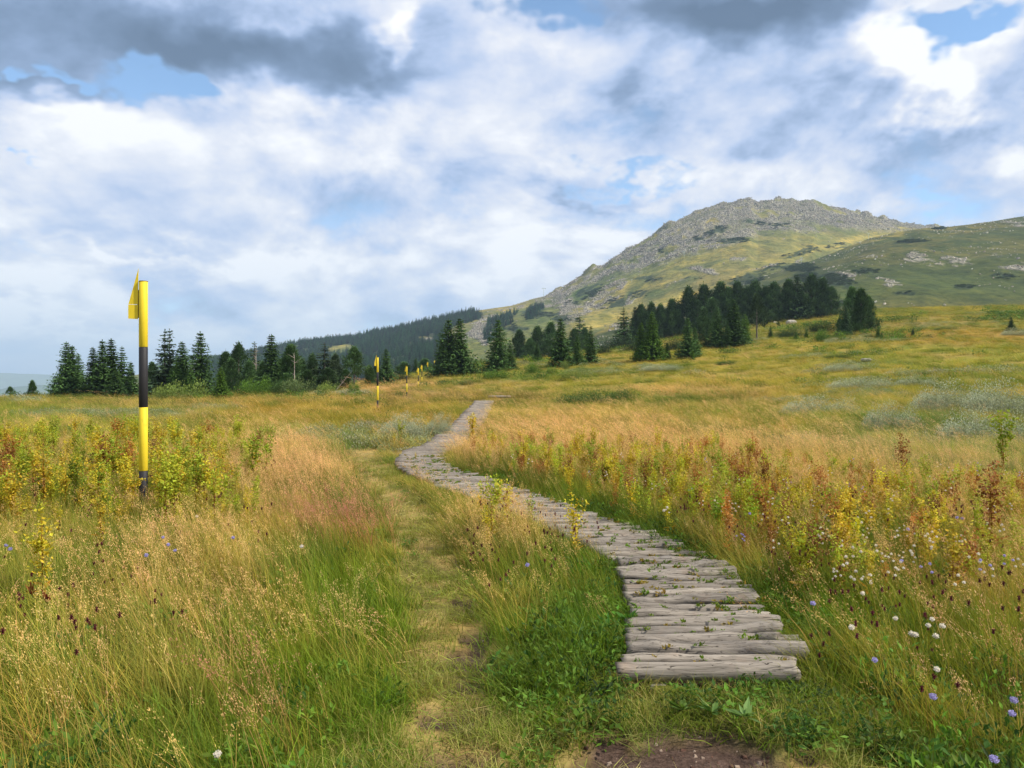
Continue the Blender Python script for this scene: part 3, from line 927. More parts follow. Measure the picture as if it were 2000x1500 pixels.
def build_protos():
    rng = np.random.default_rng(11)
    for k in range(4):          # low turf tuft
        Q = Quads(); n = 34
        ln = rng.normal(0, .45, (n, 2)) + WIND * .4
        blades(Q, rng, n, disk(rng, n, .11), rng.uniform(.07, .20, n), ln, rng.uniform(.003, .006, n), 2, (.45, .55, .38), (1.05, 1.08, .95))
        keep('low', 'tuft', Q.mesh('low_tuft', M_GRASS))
    for k in range(5):          # tall meadow grass
        Q = Quads(); n = 30
        ln = rng.normal(0, .22, (n, 2)) + WIND
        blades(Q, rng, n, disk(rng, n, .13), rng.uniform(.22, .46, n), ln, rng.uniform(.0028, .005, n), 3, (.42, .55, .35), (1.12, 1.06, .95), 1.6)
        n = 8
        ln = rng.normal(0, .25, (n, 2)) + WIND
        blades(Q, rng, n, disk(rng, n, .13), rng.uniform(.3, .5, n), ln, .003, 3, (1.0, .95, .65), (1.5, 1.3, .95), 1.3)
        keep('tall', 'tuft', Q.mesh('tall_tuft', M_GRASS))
    for k in range(6):          # flowering grass: thin straw culms with airy heads
        Q = Quads(); n = 9
        ln = rng.normal(0, .16, (n, 2)) + WIND * rng.uniform(.8, 1.7)
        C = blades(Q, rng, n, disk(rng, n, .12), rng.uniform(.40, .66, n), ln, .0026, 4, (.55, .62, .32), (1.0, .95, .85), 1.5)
        for i in range(n):
            m = 26; tip = C[i, -1]; dr = unit(C[i, -1] - C[i, -2])
            s = rng.random(m)
            hl = rng.uniform(.09, .17)
            p = tip - dr * (hl * .85 * s[:, None]) + rng.normal(0, 1, (m, 3)) * (.004 + .016 * s[:, None] * (1.1 - s[:, None]) * 2)
            leaves(Q, rng, p, dr + rng.normal(0, .5, (m, 3)), rng.uniform(.008, .018, m), rng.uniform(.002, .0045, m), (1.0, 1.0, 1.0))
        keep('panicle', 'culm', Q.mesh('flowering_culms', M_GRASS))
    for k in range(4):          # leafy herbs
        Q = Quads(); n = 48
        b = disk(rng, n, .11); a = rng.random(n) * 6.283; e = rng.uniform(.1, 1.2, n)
        d = np.stack([np.cos(a) * np.cos(e), np.sin(a) * np.cos(e), np.sin(e)], -1)
        h = rng.uniform(.02, .17, n)
        p = b + np.stack([0 * h, 0 * h, h], -1)
        leaves(Q, rng, p, d, rng.uniform(.028, .06, n), rng.uniform(.012, .028, n), (1, 1, 1), fold=.18)
        n = 10
        blades(Q, rng, n, disk(rng, n, .09), rng.uniform(.1, .2, n), rng.normal(0, .3, (n, 2)), .004, 2)
        keep('herb', 'herb', Q.mesh('leafy_herb', M_GRASS))
    for k in range(4):          # blue grey willow mound, small leaves on upright twigs
        Q = Quads(); n = 190
        a = rng.random(n) * 6.283; q = np.sqrt(rng.random(n)) * .32
        h = .24 * (1 - (q / .34) ** 2) * rng.uniform(.45, 1.05, n)
        p = np.stack([q * np.cos(a), q * np.sin(a), h], -1)
        d = np.stack([np.cos(a) * .5, np.sin(a) * .5, rng.uniform(.3, 1.2, n)], -1) + rng.normal(0, .4, (n, 3))
        leaves(Q, rng, p, d, rng.uniform(.025, .05, n), rng.uniform(.012, .022, n), (1, 1, 1))
        n = 14
        blades(Q, rng, n, disk(rng, n, .25), rng.uniform(.1, .22, n), rng.normal(0, .2, (n, 2)), .006, 2, (.3, .22, .15), (.5, .45, .35))
        keep('willow', 'mound', Q.mesh('willow_mound', M_GRASS))
    for k in range(3):          # rosette weeds growing between logs
        Q = Quads(); n = 12
        a = rng.random(n) * 6.283; e = rng.uniform(.15, .9, n)
        d = np.stack([np.cos(a) * np.cos(e), np.sin(a) * np.cos(e) * .6, np.sin(e)], -1)
        leaves(Q, rng, disk(rng, n, .03) + (0, 0, .02), d, rng.uniform(.02, .045, n), rng.uniform(.010, .02, n), (1, 1, 1), fold=.15)
        keep('weed', 'weed', Q.mesh('gap_weed', M_GRASS))
    for k in range(3):          # flattened dry straw on the trodden strip
        Q = Quads(); n = 26
        b = disk(rng, n, .16) + (0, 0, .03); a = rng.normal(1.3, .9, n)
        d = np.stack([np.cos(a), np.sin(a), rng.normal(.04, .10, n)], -1)
        leaves(Q, rng, b, d, rng.uniform(.04, .13, n), rng.uniform(.0025, .005, n), (1, 1, 1))
        n = 30
        blades(Q, rng, n, disk(rng, n, .12), rng.uniform(.02, .06, n), rng.normal(0, .9, (n, 2)), .004, 2, (.6, .7, .5), (1.1, 1.1, .95))
        keep('straw', 'mat', Q.mesh('trodden_mat', M_GRASS))


def scatter(name, coll, P, rot, scl, idx, tint, label, cat='grass'):
    me = bpy.data.meshes.new(name)
    me.vertices.add(len(P)); me.vertices.foreach_set('co', np.asarray(P, np.float32).ravel())
    set_attr(me, 'rot', 'FLOAT_VECTOR', rot); set_attr(me, 'scl', 'FLOAT_VECTOR', scl)
    set_attr(me, 'idx', 'INT', idx); set_attr(me, 'tint', 'FLOAT_VECTOR', tint)
    o = link(name, me)
    ng = bpy.data.node_groups.new(name + '_spread', 'GeometryNodeTree')
    ng.interface.new_socket('Geometry', in_out='INPUT', socket_type='NodeSocketGeometry')
    ng.interface.new_socket('Geometry', in_out='OUTPUT', socket_type='NodeSocketGeometry')
    gi = ng.nodes.new('NodeGroupInput'); go = ng.nodes.new('NodeGroupOutput')
    ip = ng.nodes.new('GeometryNodeInstanceOnPoints')
    ci = ng.nodes.new('GeometryNodeCollectionInfo')
    ci.inputs['Collection'].default_value = PROTO[coll]
    ci.inputs['Separate Children'].default_value = True; ci.inputs['Reset Children'].default_value = True
    def attr(nm, t):
        a = ng.nodes.new('GeometryNodeInputNamedAttribute'); a.data_type = t; a.inputs['Name'].default_value = nm
        return a.outputs['Attribute']
    L = ng.links.new
    L(gi.outputs[0], ip.inputs['Points']); L(ci.outputs[0], ip.inputs['Instance'])
    ip.inputs['Pick Instance'].default_value = True
    L(attr('idx', 'INT'), ip.inputs['Instance Index'])
    er = ng.nodes.new('FunctionNodeEulerToRotation'); L(attr('rot', 'FLOAT_VECTOR'), er.inputs[0])
    L(er.outputs[0], ip.inputs['Rotation']); L(attr('scl', 'FLOAT_VECTOR'), ip.inputs['Scale'])
    L(ip.outputs[0], go.inputs[0])
    md = o.modifiers.new('spread', 'NODES'); md.node_group = ng
    return tag(o, label, cat, kind='stuff')


def field(rng, n, y0, y1, a=1.0, half=.78, pad=1.3):
    """points over the wedge of ground in view; a = 1 is an even cover, lower puts more of them near"""
    u = rng.random(n)
    Y = (y0 ** (a + 1) + u * (y1 ** (a + 1) - y0 ** (a + 1))) ** (1 / (a + 1))
    X = rng.uniform(-1, 1, n) * (half * Y + pad)
    return X, Y


def px_of(X, Y, lift=.3):
    z = meadow_z(X, Y)
    return project(X, np.maximum(Y, .5), z + lift)


def tint_noise(rng, n, s=.10):
    return 1 + rng.normal(0, s, (n, 1)) + rng.normal(0, s * .45, (n, 3))


build_protos()
RG = np.random.default_rng(23)
GREEN = LIN((112, 146, 34)); DGREEN = LIN((74, 112, 28))

# density fields, in photograph pixels of growth 0.3 m above ground
TANNY = [(700, 1005, 110, 26, 0, 1.3), (835, 1030, 50, 18, 0, 1.1), (480, 1290, 80, 50, 0, .6), (580, 905, 150, 60, 0, 1), (680, 945, 110, 35, 0, .8), (300, 1090, 330, 80, 0, .5), (100, 900, 400, 60, 0, .3), (1160, 850, 300, 50, 0, 1), (1450, 880, 260, 60, 0, .9), (1750, 930, 300, 60, 0, .7), (1900, 1100, 200, 200, 0, .5),
         (1010, 1030, 120, 50, 0, .9), (1300, 760, 150, 14, 0, .8), (760, 755, 130, 14, 0, .8), (1560, 800, 160, 25, 0, .4), (250, 1300, 400, 160, 0, .22), (1700, 1250, 250, 150, 0, .2), (930, 880, 60, 30, 0, .7), (650, 1150, 200, 60, 0, .4)]
WILLOWY = [(740, 850, 150, 20, 0, 1), (620, 848, 60, 10, 0, .6), (1900, 790, 150, 20, 0, .6), (1900, 850, 160, 30, 0, .5), (1600, 860, 260, 30, 0, .33), (1350, 880, 200, 25, 0, .3), (1680, 748, 140, 8, 0, .9), (1650, 718, 60, 5, 0, .9), (1290, 718, 60, 4, 0, .9), (1200, 712, 60, 4, 0, .6),
           (200, 812, 220, 8, 0, .7), (430, 800, 100, 6, 0, .5), (1480, 665, 60, 3, 0, .5), (1700, 770, 120, 8, 0, .6), (1980, 648, 30, 4, 0, .8), (1380, 730, 60, 4, 0, .5), (1150, 725, 60, 3, 0, .5), (1550, 785, 120, 8, 0, .5), (60, 782, 80, 3, 0, .6)]
HERBY = [(1720, 1430, 330, 100, 0, 1.5), (1300, 1060, 230, 70, 0, 1), (1150, 980, 160, 30, 0, .8), (960, 920, 80, 20, 0, .8), (1500, 1180, 140, 110, 0, 1), (1130, 1200, 90, 110, 0, 1), (1600, 1420, 380, 130, 0, 1.5), (1280, 1390, 160, 50, 0, 1.3), (1750, 1350, 250, 150, 0, .6), (1650, 1100, 200, 80, 0, .4), (1100, 1330, 90, 60, 0, .8), (350, 1400, 300, 100, 0, .12)]


def cover(name, coll, nvar, n, y0, y1, a, label, size, tintfn, dens=None, walk=0.04, path=1.0, soil=1.0, seed=0, tilt=.12, spin=.6, zoff=0.0, cat='grass'):
    rng = np.random.default_rng(seed + 100)
    X, Y = field(rng, n, y0, y1, a)
    px, py = px_of(X, Y)
    keepm = ~in_walk(X, Y, walk)
    pm = path_mask(X, Y)
    keepm &= rng.random(n) > pm * path
    keepm &= rng.random(n) > soil_mask(X, Y) * soil
    if dens is not None:
        w = (fbm(X * .8, Y * .5, 3, 7 + seed) - .5) * 1.1
        keepm &= rng.random(n) < np.clip(dens(px, py, X, Y) * (1 + w), 0, 1)
    X, Y, px, py, pm = X[keepm], Y[keepm], px[keepm], py[keepm], pm[keepm]
    n = len(X)
    P = np.stack([X, Y, meadow_z(X, Y) - .01 + zoff], -1)
    rot = np.stack([rng.normal(0, tilt, n), rng.normal(0, tilt, n), rng.normal(0, spin, n) if spin < 3 else rng.random(n) * 6.283], -1)
    sc = size(rng, X, Y, n, pm)
    t = tintfn(rng, X, Y, px, py, n, pm)
    scatter(name, coll, P, rot, sc, rng.integers(0, nvar, n), t, label, cat)
    return n


def mixc(c, d, k):
    return c + (d - c) * np.asarray(k)[..., None]


def grass_tint(rng, X, Y, px, py, n, pm):
    c = zone_col(X, Y) * .82
    g = mixc(np.tile(GREEN, (n, 1)), np.tile(DGREEN, (n, 1)), sstep(fbm(X, Y, 3, 91), .4, .6))
    c = mixc(c, g, np.clip(.42 - .3 * sstep(Y, 14, 60), 0, 1) * np.ones(n))
    c = mixc(c, LIN((176, 166, 84)) * .85, pm * .7)
    k = fbm(X * 2.2 / (1 + Y / 25), Y * 1.4 / (1 + Y / 25), 3, 95)
    c = mixc(c, LIN((206, 184, 96)) * .8, np.clip((k - .56) * 4, 0, .7)); c = mixc(c, LIN((92, 120, 40)) * .8, np.clip((.44 - k) * 4, 0, .7))
    return c * tint_noise(rng, n, .17)


def low_tint(rng, X, Y, px, py, n, pm):
    c = mixc(zone_col(X, Y) * .8, np.tile(GREEN, (n, 1)), np.full(n, .5))
    c = mixc(c, LIN((178, 168, 88)) * .85, pm * .6)
    return c * tint_noise(rng, n, .13)


def straw_tint(rng, X, Y, px, py, n, pm):
    c = np.where(rng.random((n, 1)) < .5, LIN((196, 180, 112)), LIN((150, 158, 66)))
    return c * .85 * tint_noise(rng, n, .12)


def pan_tint(rng, X, Y, px, py, n, pm):
    c = np.where(rng.random((n, 1)) < .55, LIN((222, 180, 118)), LIN((214, 160, 120)))
    z = zone_col(X, Y)
    c = c * .75 + z * .35
    k = np.clip(ell(px, py, [(700, 1005, 120, 28, 0, 1.2), (835, 1030, 60, 20, 0, 1.1), (480, 1280, 80, 50, 0, .8)]), 0, 1)
    c = mixc(c, LIN((186, 104, 104)), k * .8)
    return c * tint_noise(rng, n, .10)


def willow_tint(rng, X, Y, px, py, n, pm):
    return np.where(rng.random((n, 1)) < .6, LIN((160, 166, 132)), LIN((124, 140, 92))) * .78 * tint_noise(rng, n, .12)


def herb_tint(rng, X, Y, px, py, n, pm):
    return np.where(rng.random((n, 1)) < .6, LIN((94, 124, 42)), LIN((62, 94, 34))) * .9 * tint_noise(rng, n, .2)


def iso(f):
    def g(rng, X, Y, n, pm):
        s, h = f(rng, X, Y, n, pm)
        return np.stack([s, s, h], -1)
    return g


def edge_low(X, Y):
    """growth is lower beside the trodden strip and the logs"""
    d = seg_dist(X, Y, TRAIL)
    l, r = walk_edges(Y)
    dw = np.where((Y > 3.6) & (Y < 47), np.minimum(np.abs(X - l), np.abs(X - r)), 9)
    return (.35 + .65 * sstep(d, .15, .8)) * (.45 + .55 * sstep(dw, .02, .45)) * (1 - .6 * lawn(X, Y))


cover('turf_grass', 'low', 4, 17000, 1.7, 15, .75, 'short green turf grass under the taller meadow growth',
      iso(lambda rng, X, Y, n, pm: (rng.uniform(.8, 1.5, n), rng.uniform(.6, 1.3, n) * (1 - .55 * pm) * (1 - .35 * lawn(X, Y)))), low_tint, path=.6, soil=.93, seed=1)
cover('meadow_grass', 'tall', 5, 13500, 2.1, 16, .7, 'tall green and straw coloured meadow grass leaning in the wind',
      iso(lambda rng, X, Y, n, pm: (rng.uniform(.8, 1.3, n), rng.uniform(.65, 1.1, n) * edge_low(X, Y) * (.55 + .45 * sstep(Y, 2.5, 5)))), grass_tint, path=1.0, soil=1.0, walk=.02, seed=2,
      dens=lambda px, py, X, Y: (1 - lawn(X, Y)) * (1 - .75 * np.clip(ell(px, py, [(1640, 1430, 360, 110, 0, 1), (1250, 1420, 200, 60, 0, 1), (1000, 1450, 200, 80, 0, .9)]), 0, 1)))
cover('grass', 'tall', 5, 26000, 15, 46, .8, 'ochre and green meadow grass across the middle of the field',
      iso(lambda rng, X, Y, n, pm: (rng.uniform(1.2, 2.5, n), rng.uniform(.45, 1.15, n) * edge_low(X, Y))), grass_tint, path=.8, seed=3,
      dens=lambda px, py, X, Y: .55 + 1.2 * (fbm(X * 1.3, Y * 1.1, 3, 97) - .3))
cover('distant_grass', 'tall', 5, 30000, 44, 170, .6, 'ochre meadow grass towards the tree line',
      iso(lambda rng, X, Y, n, pm: (rng.uniform(2.4, 5.0, n), rng.uniform(.5, 1.5, n))), grass_tint, path=0, walk=0, seed=4,
      dens=lambda px, py, X, Y: .5 + 1.3 * (fbm(X * .5, Y * .4, 3, 98) - .3))
cover('upland_grass', 'tall', 5, 16000, 165, 330, .6, 'olive and rust grass on the rising meadow beyond the trees',
      iso(lambda rng, X, Y, n, pm: (rng.uniform(8, 14, n), rng.uniform(.9, 1.7, n))), grass_tint, path=0, walk=0, seed=5)
cover('flowering_grass', 'panicle', 6, 9000, 2.6, 16, .7, 'flowering grass with airy tan heads leaning in the wind',
      iso(lambda rng, X, Y, n, pm: (rng.uniform(.8, 1.2, n), rng.uniform(.7, 1.12, n) * (.5 + .5 * edge_low(X, Y)))), pan_tint, path=1, seed=6,
      dens=lambda px, py, X, Y: (.07 + ell(px, py, TANNY) * .8) * (1 - lawn(X, Y)))
cover('tan_grass', 'panicle', 6, 16000, 15, 60, .6, 'pinkish tan flowering grass in drifts over the field',
      iso(lambda rng, X, Y, n, pm: (rng.uniform(1.6, 2.8, n), rng.uniform(.8, 1.1, n) * edge_low(X, Y))), pan_tint, path=.8, seed=7,
      dens=lambda px, py, X, Y: .03 + ell(px, py, TANNY) * .85)
cover('pale_grass', 'panicle', 6, 9000, 55, 260, .4, 'pale flowering grass streaks on the far meadow',
      iso(lambda rng, X, Y, n, pm: (rng.uniform(4, 8, n), rng.uniform(.9, 1.4, n))), pan_tint, path=0, seed=8,
      dens=lambda px, py, X, Y: .04 + ell(px, py, TANNY) * .8)
cover('grey_willow_cover', 'willow', 4, 16000, 9, 48, .8, 'low blue grey willow scrub spreading over the field',
      iso(lambda rng, X, Y, n, pm: (rng.uniform(.9, 1.6, n), rng.uniform(.8, 1.6, n) * edge_low(X, Y))), willow_tint, path=1, seed=9, cat='scrub', spin=9,
      dens=lambda px, py, X, Y: sstep(ell(px, py + 10, WILLOWY), .25, .6) * .9)
cover('distant_willow_cover', 'willow', 4, 14000, 46, 200, .5, 'silvery willow patches dotted over the rising meadow',
      iso(lambda rng, X, Y, n, pm: (rng.uniform(2.5, 4.5, n), rng.uniform(1.5, 2.6, n))), willow_tint, path=0, seed=10, cat='scrub', spin=9,
      dens=lambda px, py, X, Y: sstep(ell(px, py + 3, WILLOWY), .3, .6) * .9 + .6 * sstep(fbm(X * .09, Y * .09, 3, 411), .66, .74) * (X > 0))
cover('leafy_herbs', 'herb', 4, 24000, 1.8, 16, .55, 'dark green leafy herbs crowding the edges of the boardwalk',
      iso(lambda rng, X, Y, n, pm: (rng.uniform(.6, 1.25, n), rng.uniform(.5, 1.3, n) * (.45 + .55 * edge_low(X, Y)))), herb_tint, path=.9, soil=1, seed=11, cat='herbs', spin=9,
      dens=lambda px, py, X, Y: .05 + ell(px, py, HERBY) * .95)
cover('rush_tussocks', 'herb', 4, 9000, 20, 230, .25, 'small dark green tussocks dotted over the meadow',
      iso(lambda rng, X, Y, n, pm: (np.clip(Y / 14, 2, 12) * rng.uniform(.5, 1.2, n), np.clip(Y / 22, 1.5, 7) * rng.uniform(.6, 1.1, n))), herb_tint, path=1, walk=.3, seed=21, cat='tussocks', spin=9,
      dens=lambda px, py, X, Y: .85 * sstep(fbm(X * 9 / (Y + 30), Y * 14 / (Y + 30) + 0 * X + Y * .05, 3, 421), .60, .70))
cover('worn_turf', 'low', 4, 5200, 2.2, 5.2, .2, 'short pale turf round the worn soil patch',
      iso(lambda rng, X, Y, n, pm: (rng.uniform(.6, 1.1, n), rng.uniform(.35, .75, n))), straw_tint, path=0, soil=.93, seed=31, spin=3.1,
      dens=lambda px, py, X, Y: np.maximum(lawn(X, Y) * (1 - .7 * path_mask(X, Y)), .15 * path_mask(X, Y)))
cover('trodden_straw', 'straw', 3, 4200, 1.7, 22, .3, 'flattened straw and worn turf on the foot path',
      iso(lambda rng, X, Y, n, pm: (rng.uniform(.8, 1.4, n), rng.uniform(.8, 1.2, n))), straw_tint, path=0, soil=.85, seed=12, spin=.5, tilt=.05,
      dens=lambda px, py, X, Y: path_mask(X, Y))

# ------------------------------------------------------------------ boardwalk of split logs
def mat_log():
    m, n, out = new_mat('weathered_grey_wood')
    tc = n.new('ShaderNodeTexCoord').outputs['Object']
    oi = n.new('ShaderNodeObjectInfo').outputs['Random']
    p = n.v('ADD', tc, n.comb(n.m('MULTIPLY', oi, 37.0), n.m('MULTIPLY', oi, 11.0), 0))
    g1 = n.noise(n.v('MULTIPLY', p, (1.3, 17, 17)), 1.0, 5, .65, 1.2)
    g2 = n.noise(n.v('MULTIPLY', p, (5, 110, 110)), 1.0, 3, .6)
    bl = n.noise(p, 5.0, 4, .6)
    c = n.ramp(g1, [(.28, (.10, .088, .074)), (.42, (.20, .176, .148)), (.56, (.28, .248, .210)), (.75, (.37, .332, .285))])
    c = n.mix(.3, c, n.ramp(g2, [(.3, (.72, .7, .68)), (.55, (1, 1, 1)), (.8, (1.12, 1.12, 1.1))]), 'MULTIPLY')
    c = n.mix(n.m('MULTIPLY', n.step(bl, .55, .72), .5), c, (.26, .19, .14, 1))       # brown stains
    c = n.mix(n.m('MULTIPLY', n.step(bl, .42, .30), .45), c, (.22, .21, .2, 1))
    cr = n.noise(n.v('MULTIPLY', p, (1.1, 30, 30)), 1.0, 2, .5, 2.5)
    crack = n.m('SUBTRACT', 1.0, n.step(n.m('ABSOLUTE', n.m('SUBTRACT', cr, .5)), .003, .014))
    c = n.mix(n.m('MULTIPLY', crack, .75), c, (.03, .025, .02, 1))
    c = n.mix(1.0, c, n.ramp(oi, [(0, (.84, .82, .80)), (.5, (1, 1, 1)), (1, (1.15, 1.12, 1.06))]), 'MULTIPLY')
    h = n.m('SUBTRACT', n.m('ADD', n.m('MULTIPLY', g1, .8), n.m('MULTIPLY', g2, .25)), n.m('MULTIPLY', crack, .9))
    principled(n, out, c, .85, .15, h, .9, .012)
    return m


def log_mesh(seed, L, r0, seg, sides, mat, knots=2):
    rng = np.random.default_rng(seed)
    x = np.linspace(-.5, .5, seg + 1) * L
    th = np.linspace(0, 2 * np.pi, sides, endpoint=False)
    taper = 1 + rng.uniform(-.2, .2) * (x / L * 2)
    wob = fbm(x * 4 + seed, x * 0 + seed, 3, seed)
    rad = r0 * taper * (.92 + .18 * wob)
    cy = (fbm(x * 2.2, x * 0 + 3.7, 2, seed + 5) - .5) * .085; cz = (fbm(x * 2.5, x * 0 + 9.1, 2, seed + 9) - .5) * .035
    X, T = np.meshgrid(x, th, indexing='ij')
    R = rad[:, None] * (1 + .10 * (vnoise(X * 6, T * 1.3, seed) - .5) + .05 * np.cos(2 * T + seed))
    for k in range(knots):
        kx = rng.uniform(-.42, .42) * L; kt = rng.uniform(.5, 2.7)
        R = R + r0 * rng.uniform(.12, .34) * np.exp(-((X - kx) / (.035 + .02 * rng.random())) ** 2 - ((T - kt) / .5) ** 2)
    xs = X + np.where(np.abs(X) > .49 * L, rng.normal(0, .006, X.shape), 0)
    V = np.stack([xs, cy[:, None] + R * np.cos(T), cz[:, None] + R * np.sin(T) * .92], -1)
    n0 = (seg + 1) * sides
    verts = V.reshape(-1, 3).tolist() + [(x[0] + .008, cy[0], cz[0]), (x[-1] - .008, cy[-1], cz[-1])]
    faces = []
    for i in range(seg):
        for j in range(sides):
            k = (j + 1) % sides
            faces.append((i * sides + j, i * sides + k, (i + 1) * sides + k, (i + 1) * sides + j))
    for j in range(sides):
        k = (j + 1) % sides
        faces.append((n0, k, j)); faces.append((n0 + 1, seg * sides + j, seg * sides + k))
    me = bpy.data.meshes.new('log')
    me.from_pydata(verts, [], faces)
    me.polygons.foreach_set('use_smooth', np.ones(len(me.polygons), bool))
    me.materials.append(mat)
    return me


def build_boardwalk():
    rng = np.random.default_rng(77)
    mat = mat_log()
    root = link('boardwalk', None, loc=(1.05, 4.1, 0))
    tag(root, 'winding boardwalk of weathered grey logs crossing the meadow', 'boardwalk')
    far = [log_mesh(500 + i, 1.0, .07, 7, 8, mat, 2) for i in range(12)]
    mid = [log_mesh(600 + i, 1.0, .06, 16, 10, mat, 3) for i in range(12)]
    Y = 4.06; i = 0; gaps = []
    first = [(-3.2, .054), (-2.8, .040), (-3.4, .056), (-1.6, .048), (.4, .044), (-.8, .046), (-.6, .046), (-.4, .042), (-.2, .048), (.6, .044), (1.8, .050), (1.2, .046), (3.0, .046), (3.6, .048), (4.5, .050), (4.2, .052)]
    while Y < 47.5 and i < 298:
        l, r = walk_edges(np.array([Y, Y + .25, Y - .25]))
        l = float(l.mean()); r = float(r.mean())
        if r - l < .92: r = l + .92
        if r - l > 1.22: c_ = (l + r) / 2; l, r = c_ - .6, c_ + .6
        L = (r - l) * rng.uniform(.93, 1.03)
        cx = (l + r) / 2 + rng.normal(0, .018)
        z = gz(cx, Y) + .045
        if i < len(first):
            a, rad = first[i]; me = log_mesh(40 + i * 3, L, rad, 30, 14, mat, 3 + (i % 2)); s = 1
        else:
            a = rng.normal(.6, 1.3) + (3.0 if Y < 8.5 else 0); rad = rng.uniform(.036, .046) * (1 + .25 * (Y > 16))
            me = (mid if Y < 12 else far)[int(rng.integers(12))]; s = L
        o = link('log', me, root)
        o.location = (cx - root.location.x, Y - root.location.y, z - root.location.z)
        o.rotation_euler = (rng.uniform(-.5, .5) if i >= len(first) else rng.uniform(-.1, .1), rng.normal(0, .012), math.radians(a))
        if s != 1: o.scale = (s, rad / (.06 if Y < 12 else .07), rad / (.06 if Y < 12 else .07))
        g = rng.uniform(.045, .078) if Y < 9 else rng.uniform(.03, .05)
        if Y > 20: g += .05
        if Y < 15: gaps.append((Y + rad + g * .5, l, r, math.radians(a)))
        Y += rad * 2 + g
        if Y > 16: Y += .015
        i += 1
    # the sawn stub on the fourth log and the stringers under the deck
    stub = log_mesh(901, .13, .042, 8, 14, mat, 0)
    o = link('log_stub', stub, root); o.location = (.46, .44, .075); o.rotation_euler = (.1, -.12, math.radians(-24))
    for side in (.22, .78):
        pts = []
        for y in np.arange(4.02, 14, .5):
            l, r = walk_edges(np.array([y])); x = float(l[0] + (r[0] - l[0]) * side)
            pts.append((x, y))
        V, Fc = [], []
        for x, y in pts:
            z = gz(x, y) - .035
            for dx, dz in ((-.04, -.04), (.04, -.04), (.04, .025), (-.04, .025)):
                V.append((x + dx - root.location.x, y - root.location.y, z + dz))
        for k in range(len(pts) - 1):
            for j in range(4):
                Fc.append((k * 4 + j, k * 4 + (j + 1) % 4, k * 4 + 4 + (j + 1) % 4, k * 4 + 4 + j))
        Fc += [(3, 2, 1, 0), tuple(len(V) - 4 + j for j in range(4))]
        me = bpy.data.meshes.new('stringer'); me.from_pydata(V, [], Fc); me.materials.append(mat)
        link('stringer', me, root)
    # short second stretch seen further on
    for k in range(10):
        y = 52 + k * .3; x = at_px(976, y)
        o = link('log', far[k % 12], root); o.location = (x + rng.normal(0, .03) - root.location.x, y - root.location.y, gz(x, y) + .12); o.scale = (1.5, 1.3, 1.2)
        o.rotation_euler = (0, 0, rng.normal(0, .03))
    # weeds in the gaps
    X, Yw = [], []
    for gy, l, r, a in gaps:
        dens = 32 if gy < 7.5 else 16
        k = int(dens * rng.uniform(.3, 1.3))
        f = rng.random(k) ** .75
        f = f[rng.random(k) < .25 + .75 * sstep(fbm(f * 4 + gy * 3, f * 0 + gy * 5, 3, 19), .42, .6) + .3 * (f > .8)]
        X += list(l + f * (r - l)); Yw += list(gy + (f - .5) * (r - l) * math.tan(a) + rng.normal(0, .012, len(f)))
    X = np.array(X); Y = np.array(Yw); n = len(X)
    P = np.stack([X, Y, meadow_z(X, Y) + rng.uniform(.055, .095, n)], -1)
    t = np.where(rng.random((n, 1)) < .75, LIN((98, 122, 40)), LIN((140, 122, 50))) * tint_noise(rng, n, .14)
    s = rng.uniform(.5, 1.15, n)
    scatter('gap_weeds', 'weed', P, np.stack([rng.normal(0, .2, n), rng.normal(0, .2, n), rng.random(n) * 6.28], -1), np.stack([s, s, s], -1),
            rng.integers(0, 3, n), t, 'small green weeds sprouting between the boardwalk logs', 'weeds')


build_boardwalk()


# ------------------------------------------------------------------ yellow and black snow poles
def simple_mat(name, col, rough=.5, spec=.3, wear=.25, scale=8, dark=(.05, .04, .03)):
    m, n, out = new_mat(name)
    geo = n.new('ShaderNodeTexCoord').outputs['Object']
    f = n.noise(geo, scale, 6, .65); f2 = n.noise(n.v('MULTIPLY', geo, (1, 1, .15)), scale * 5, 3, .6)
    c = n.mix(n.m('MULTIPLY', n.step(f, .52, .75), wear), col, tuple(x * .55 for x in col[:3]) + (1,))
    c = n.mix(n.m('MULTIPLY', n.step(f2, .62, .8), wear), c, dark + (1,))
    principled(n, out, c, rough, spec, f, .15, .01)
    return m


M_YEL = simple_mat('worn_yellow_paint', (.74, .56, .03), .6, .25, .42)
M_BLK = simple_mat('worn_black_paint', (.022, .021, .024), .6, .3, .2, dark=(.07, .06, .05))
M_RST = simple_mat('rusty_steel', (.10, .055, .03), .8, .2, .4)


def tube_mesh(name, r, z0, z1, mat, sides=20, cap=True, bev=.004):
    th = np.linspace(0, 2 * np.pi, sides, endpoint=False)
    rings = [(r - bev, z0), (r, z0 + bev), (r, z1 - bev), (r - bev, z1)] if cap else [(r, z0), (r, z1)]
    V = [(q * math.cos(t), q * math.sin(t), z) for q, z in rings for t in th]
    Fc = [(a * sides + j, a * sides + (j + 1) % sides, (a + 1) * sides + (j + 1) % sides, (a + 1) * sides + j) for a in range(len(rings) - 1) for j in range(sides)]
    Fc += [tuple(range(sides))[::-1], tuple((len(rings) - 1) * sides + j for j in range(sides))]
    me = bpy.data.meshes.new(name); me.from_pydata(V, [], Fc); me.materials.append(mat)
    for p in me.polygons: p.use_smooth = len(p.vertices) == 4
    return me


def prism(name, pts, y0, y1, mat):
    """outline in x/z given depth y0..y1"""
    n = len(pts)
    V = [(x, y0, z) for x, z in pts] + [(x, y1, z) for x, z in pts]
    Fc = [tuple(range(n)), tuple(range(2 * n - 1, n - 1, -1))] + [(j, (j + 1) % n + 0, (j + 1) % n + n, j + n)[::-1] for j in range(n)]
    me = bpy.data.meshes.new(name); me.from_pydata(V, [], Fc); me.materials.append(mat)
    return me


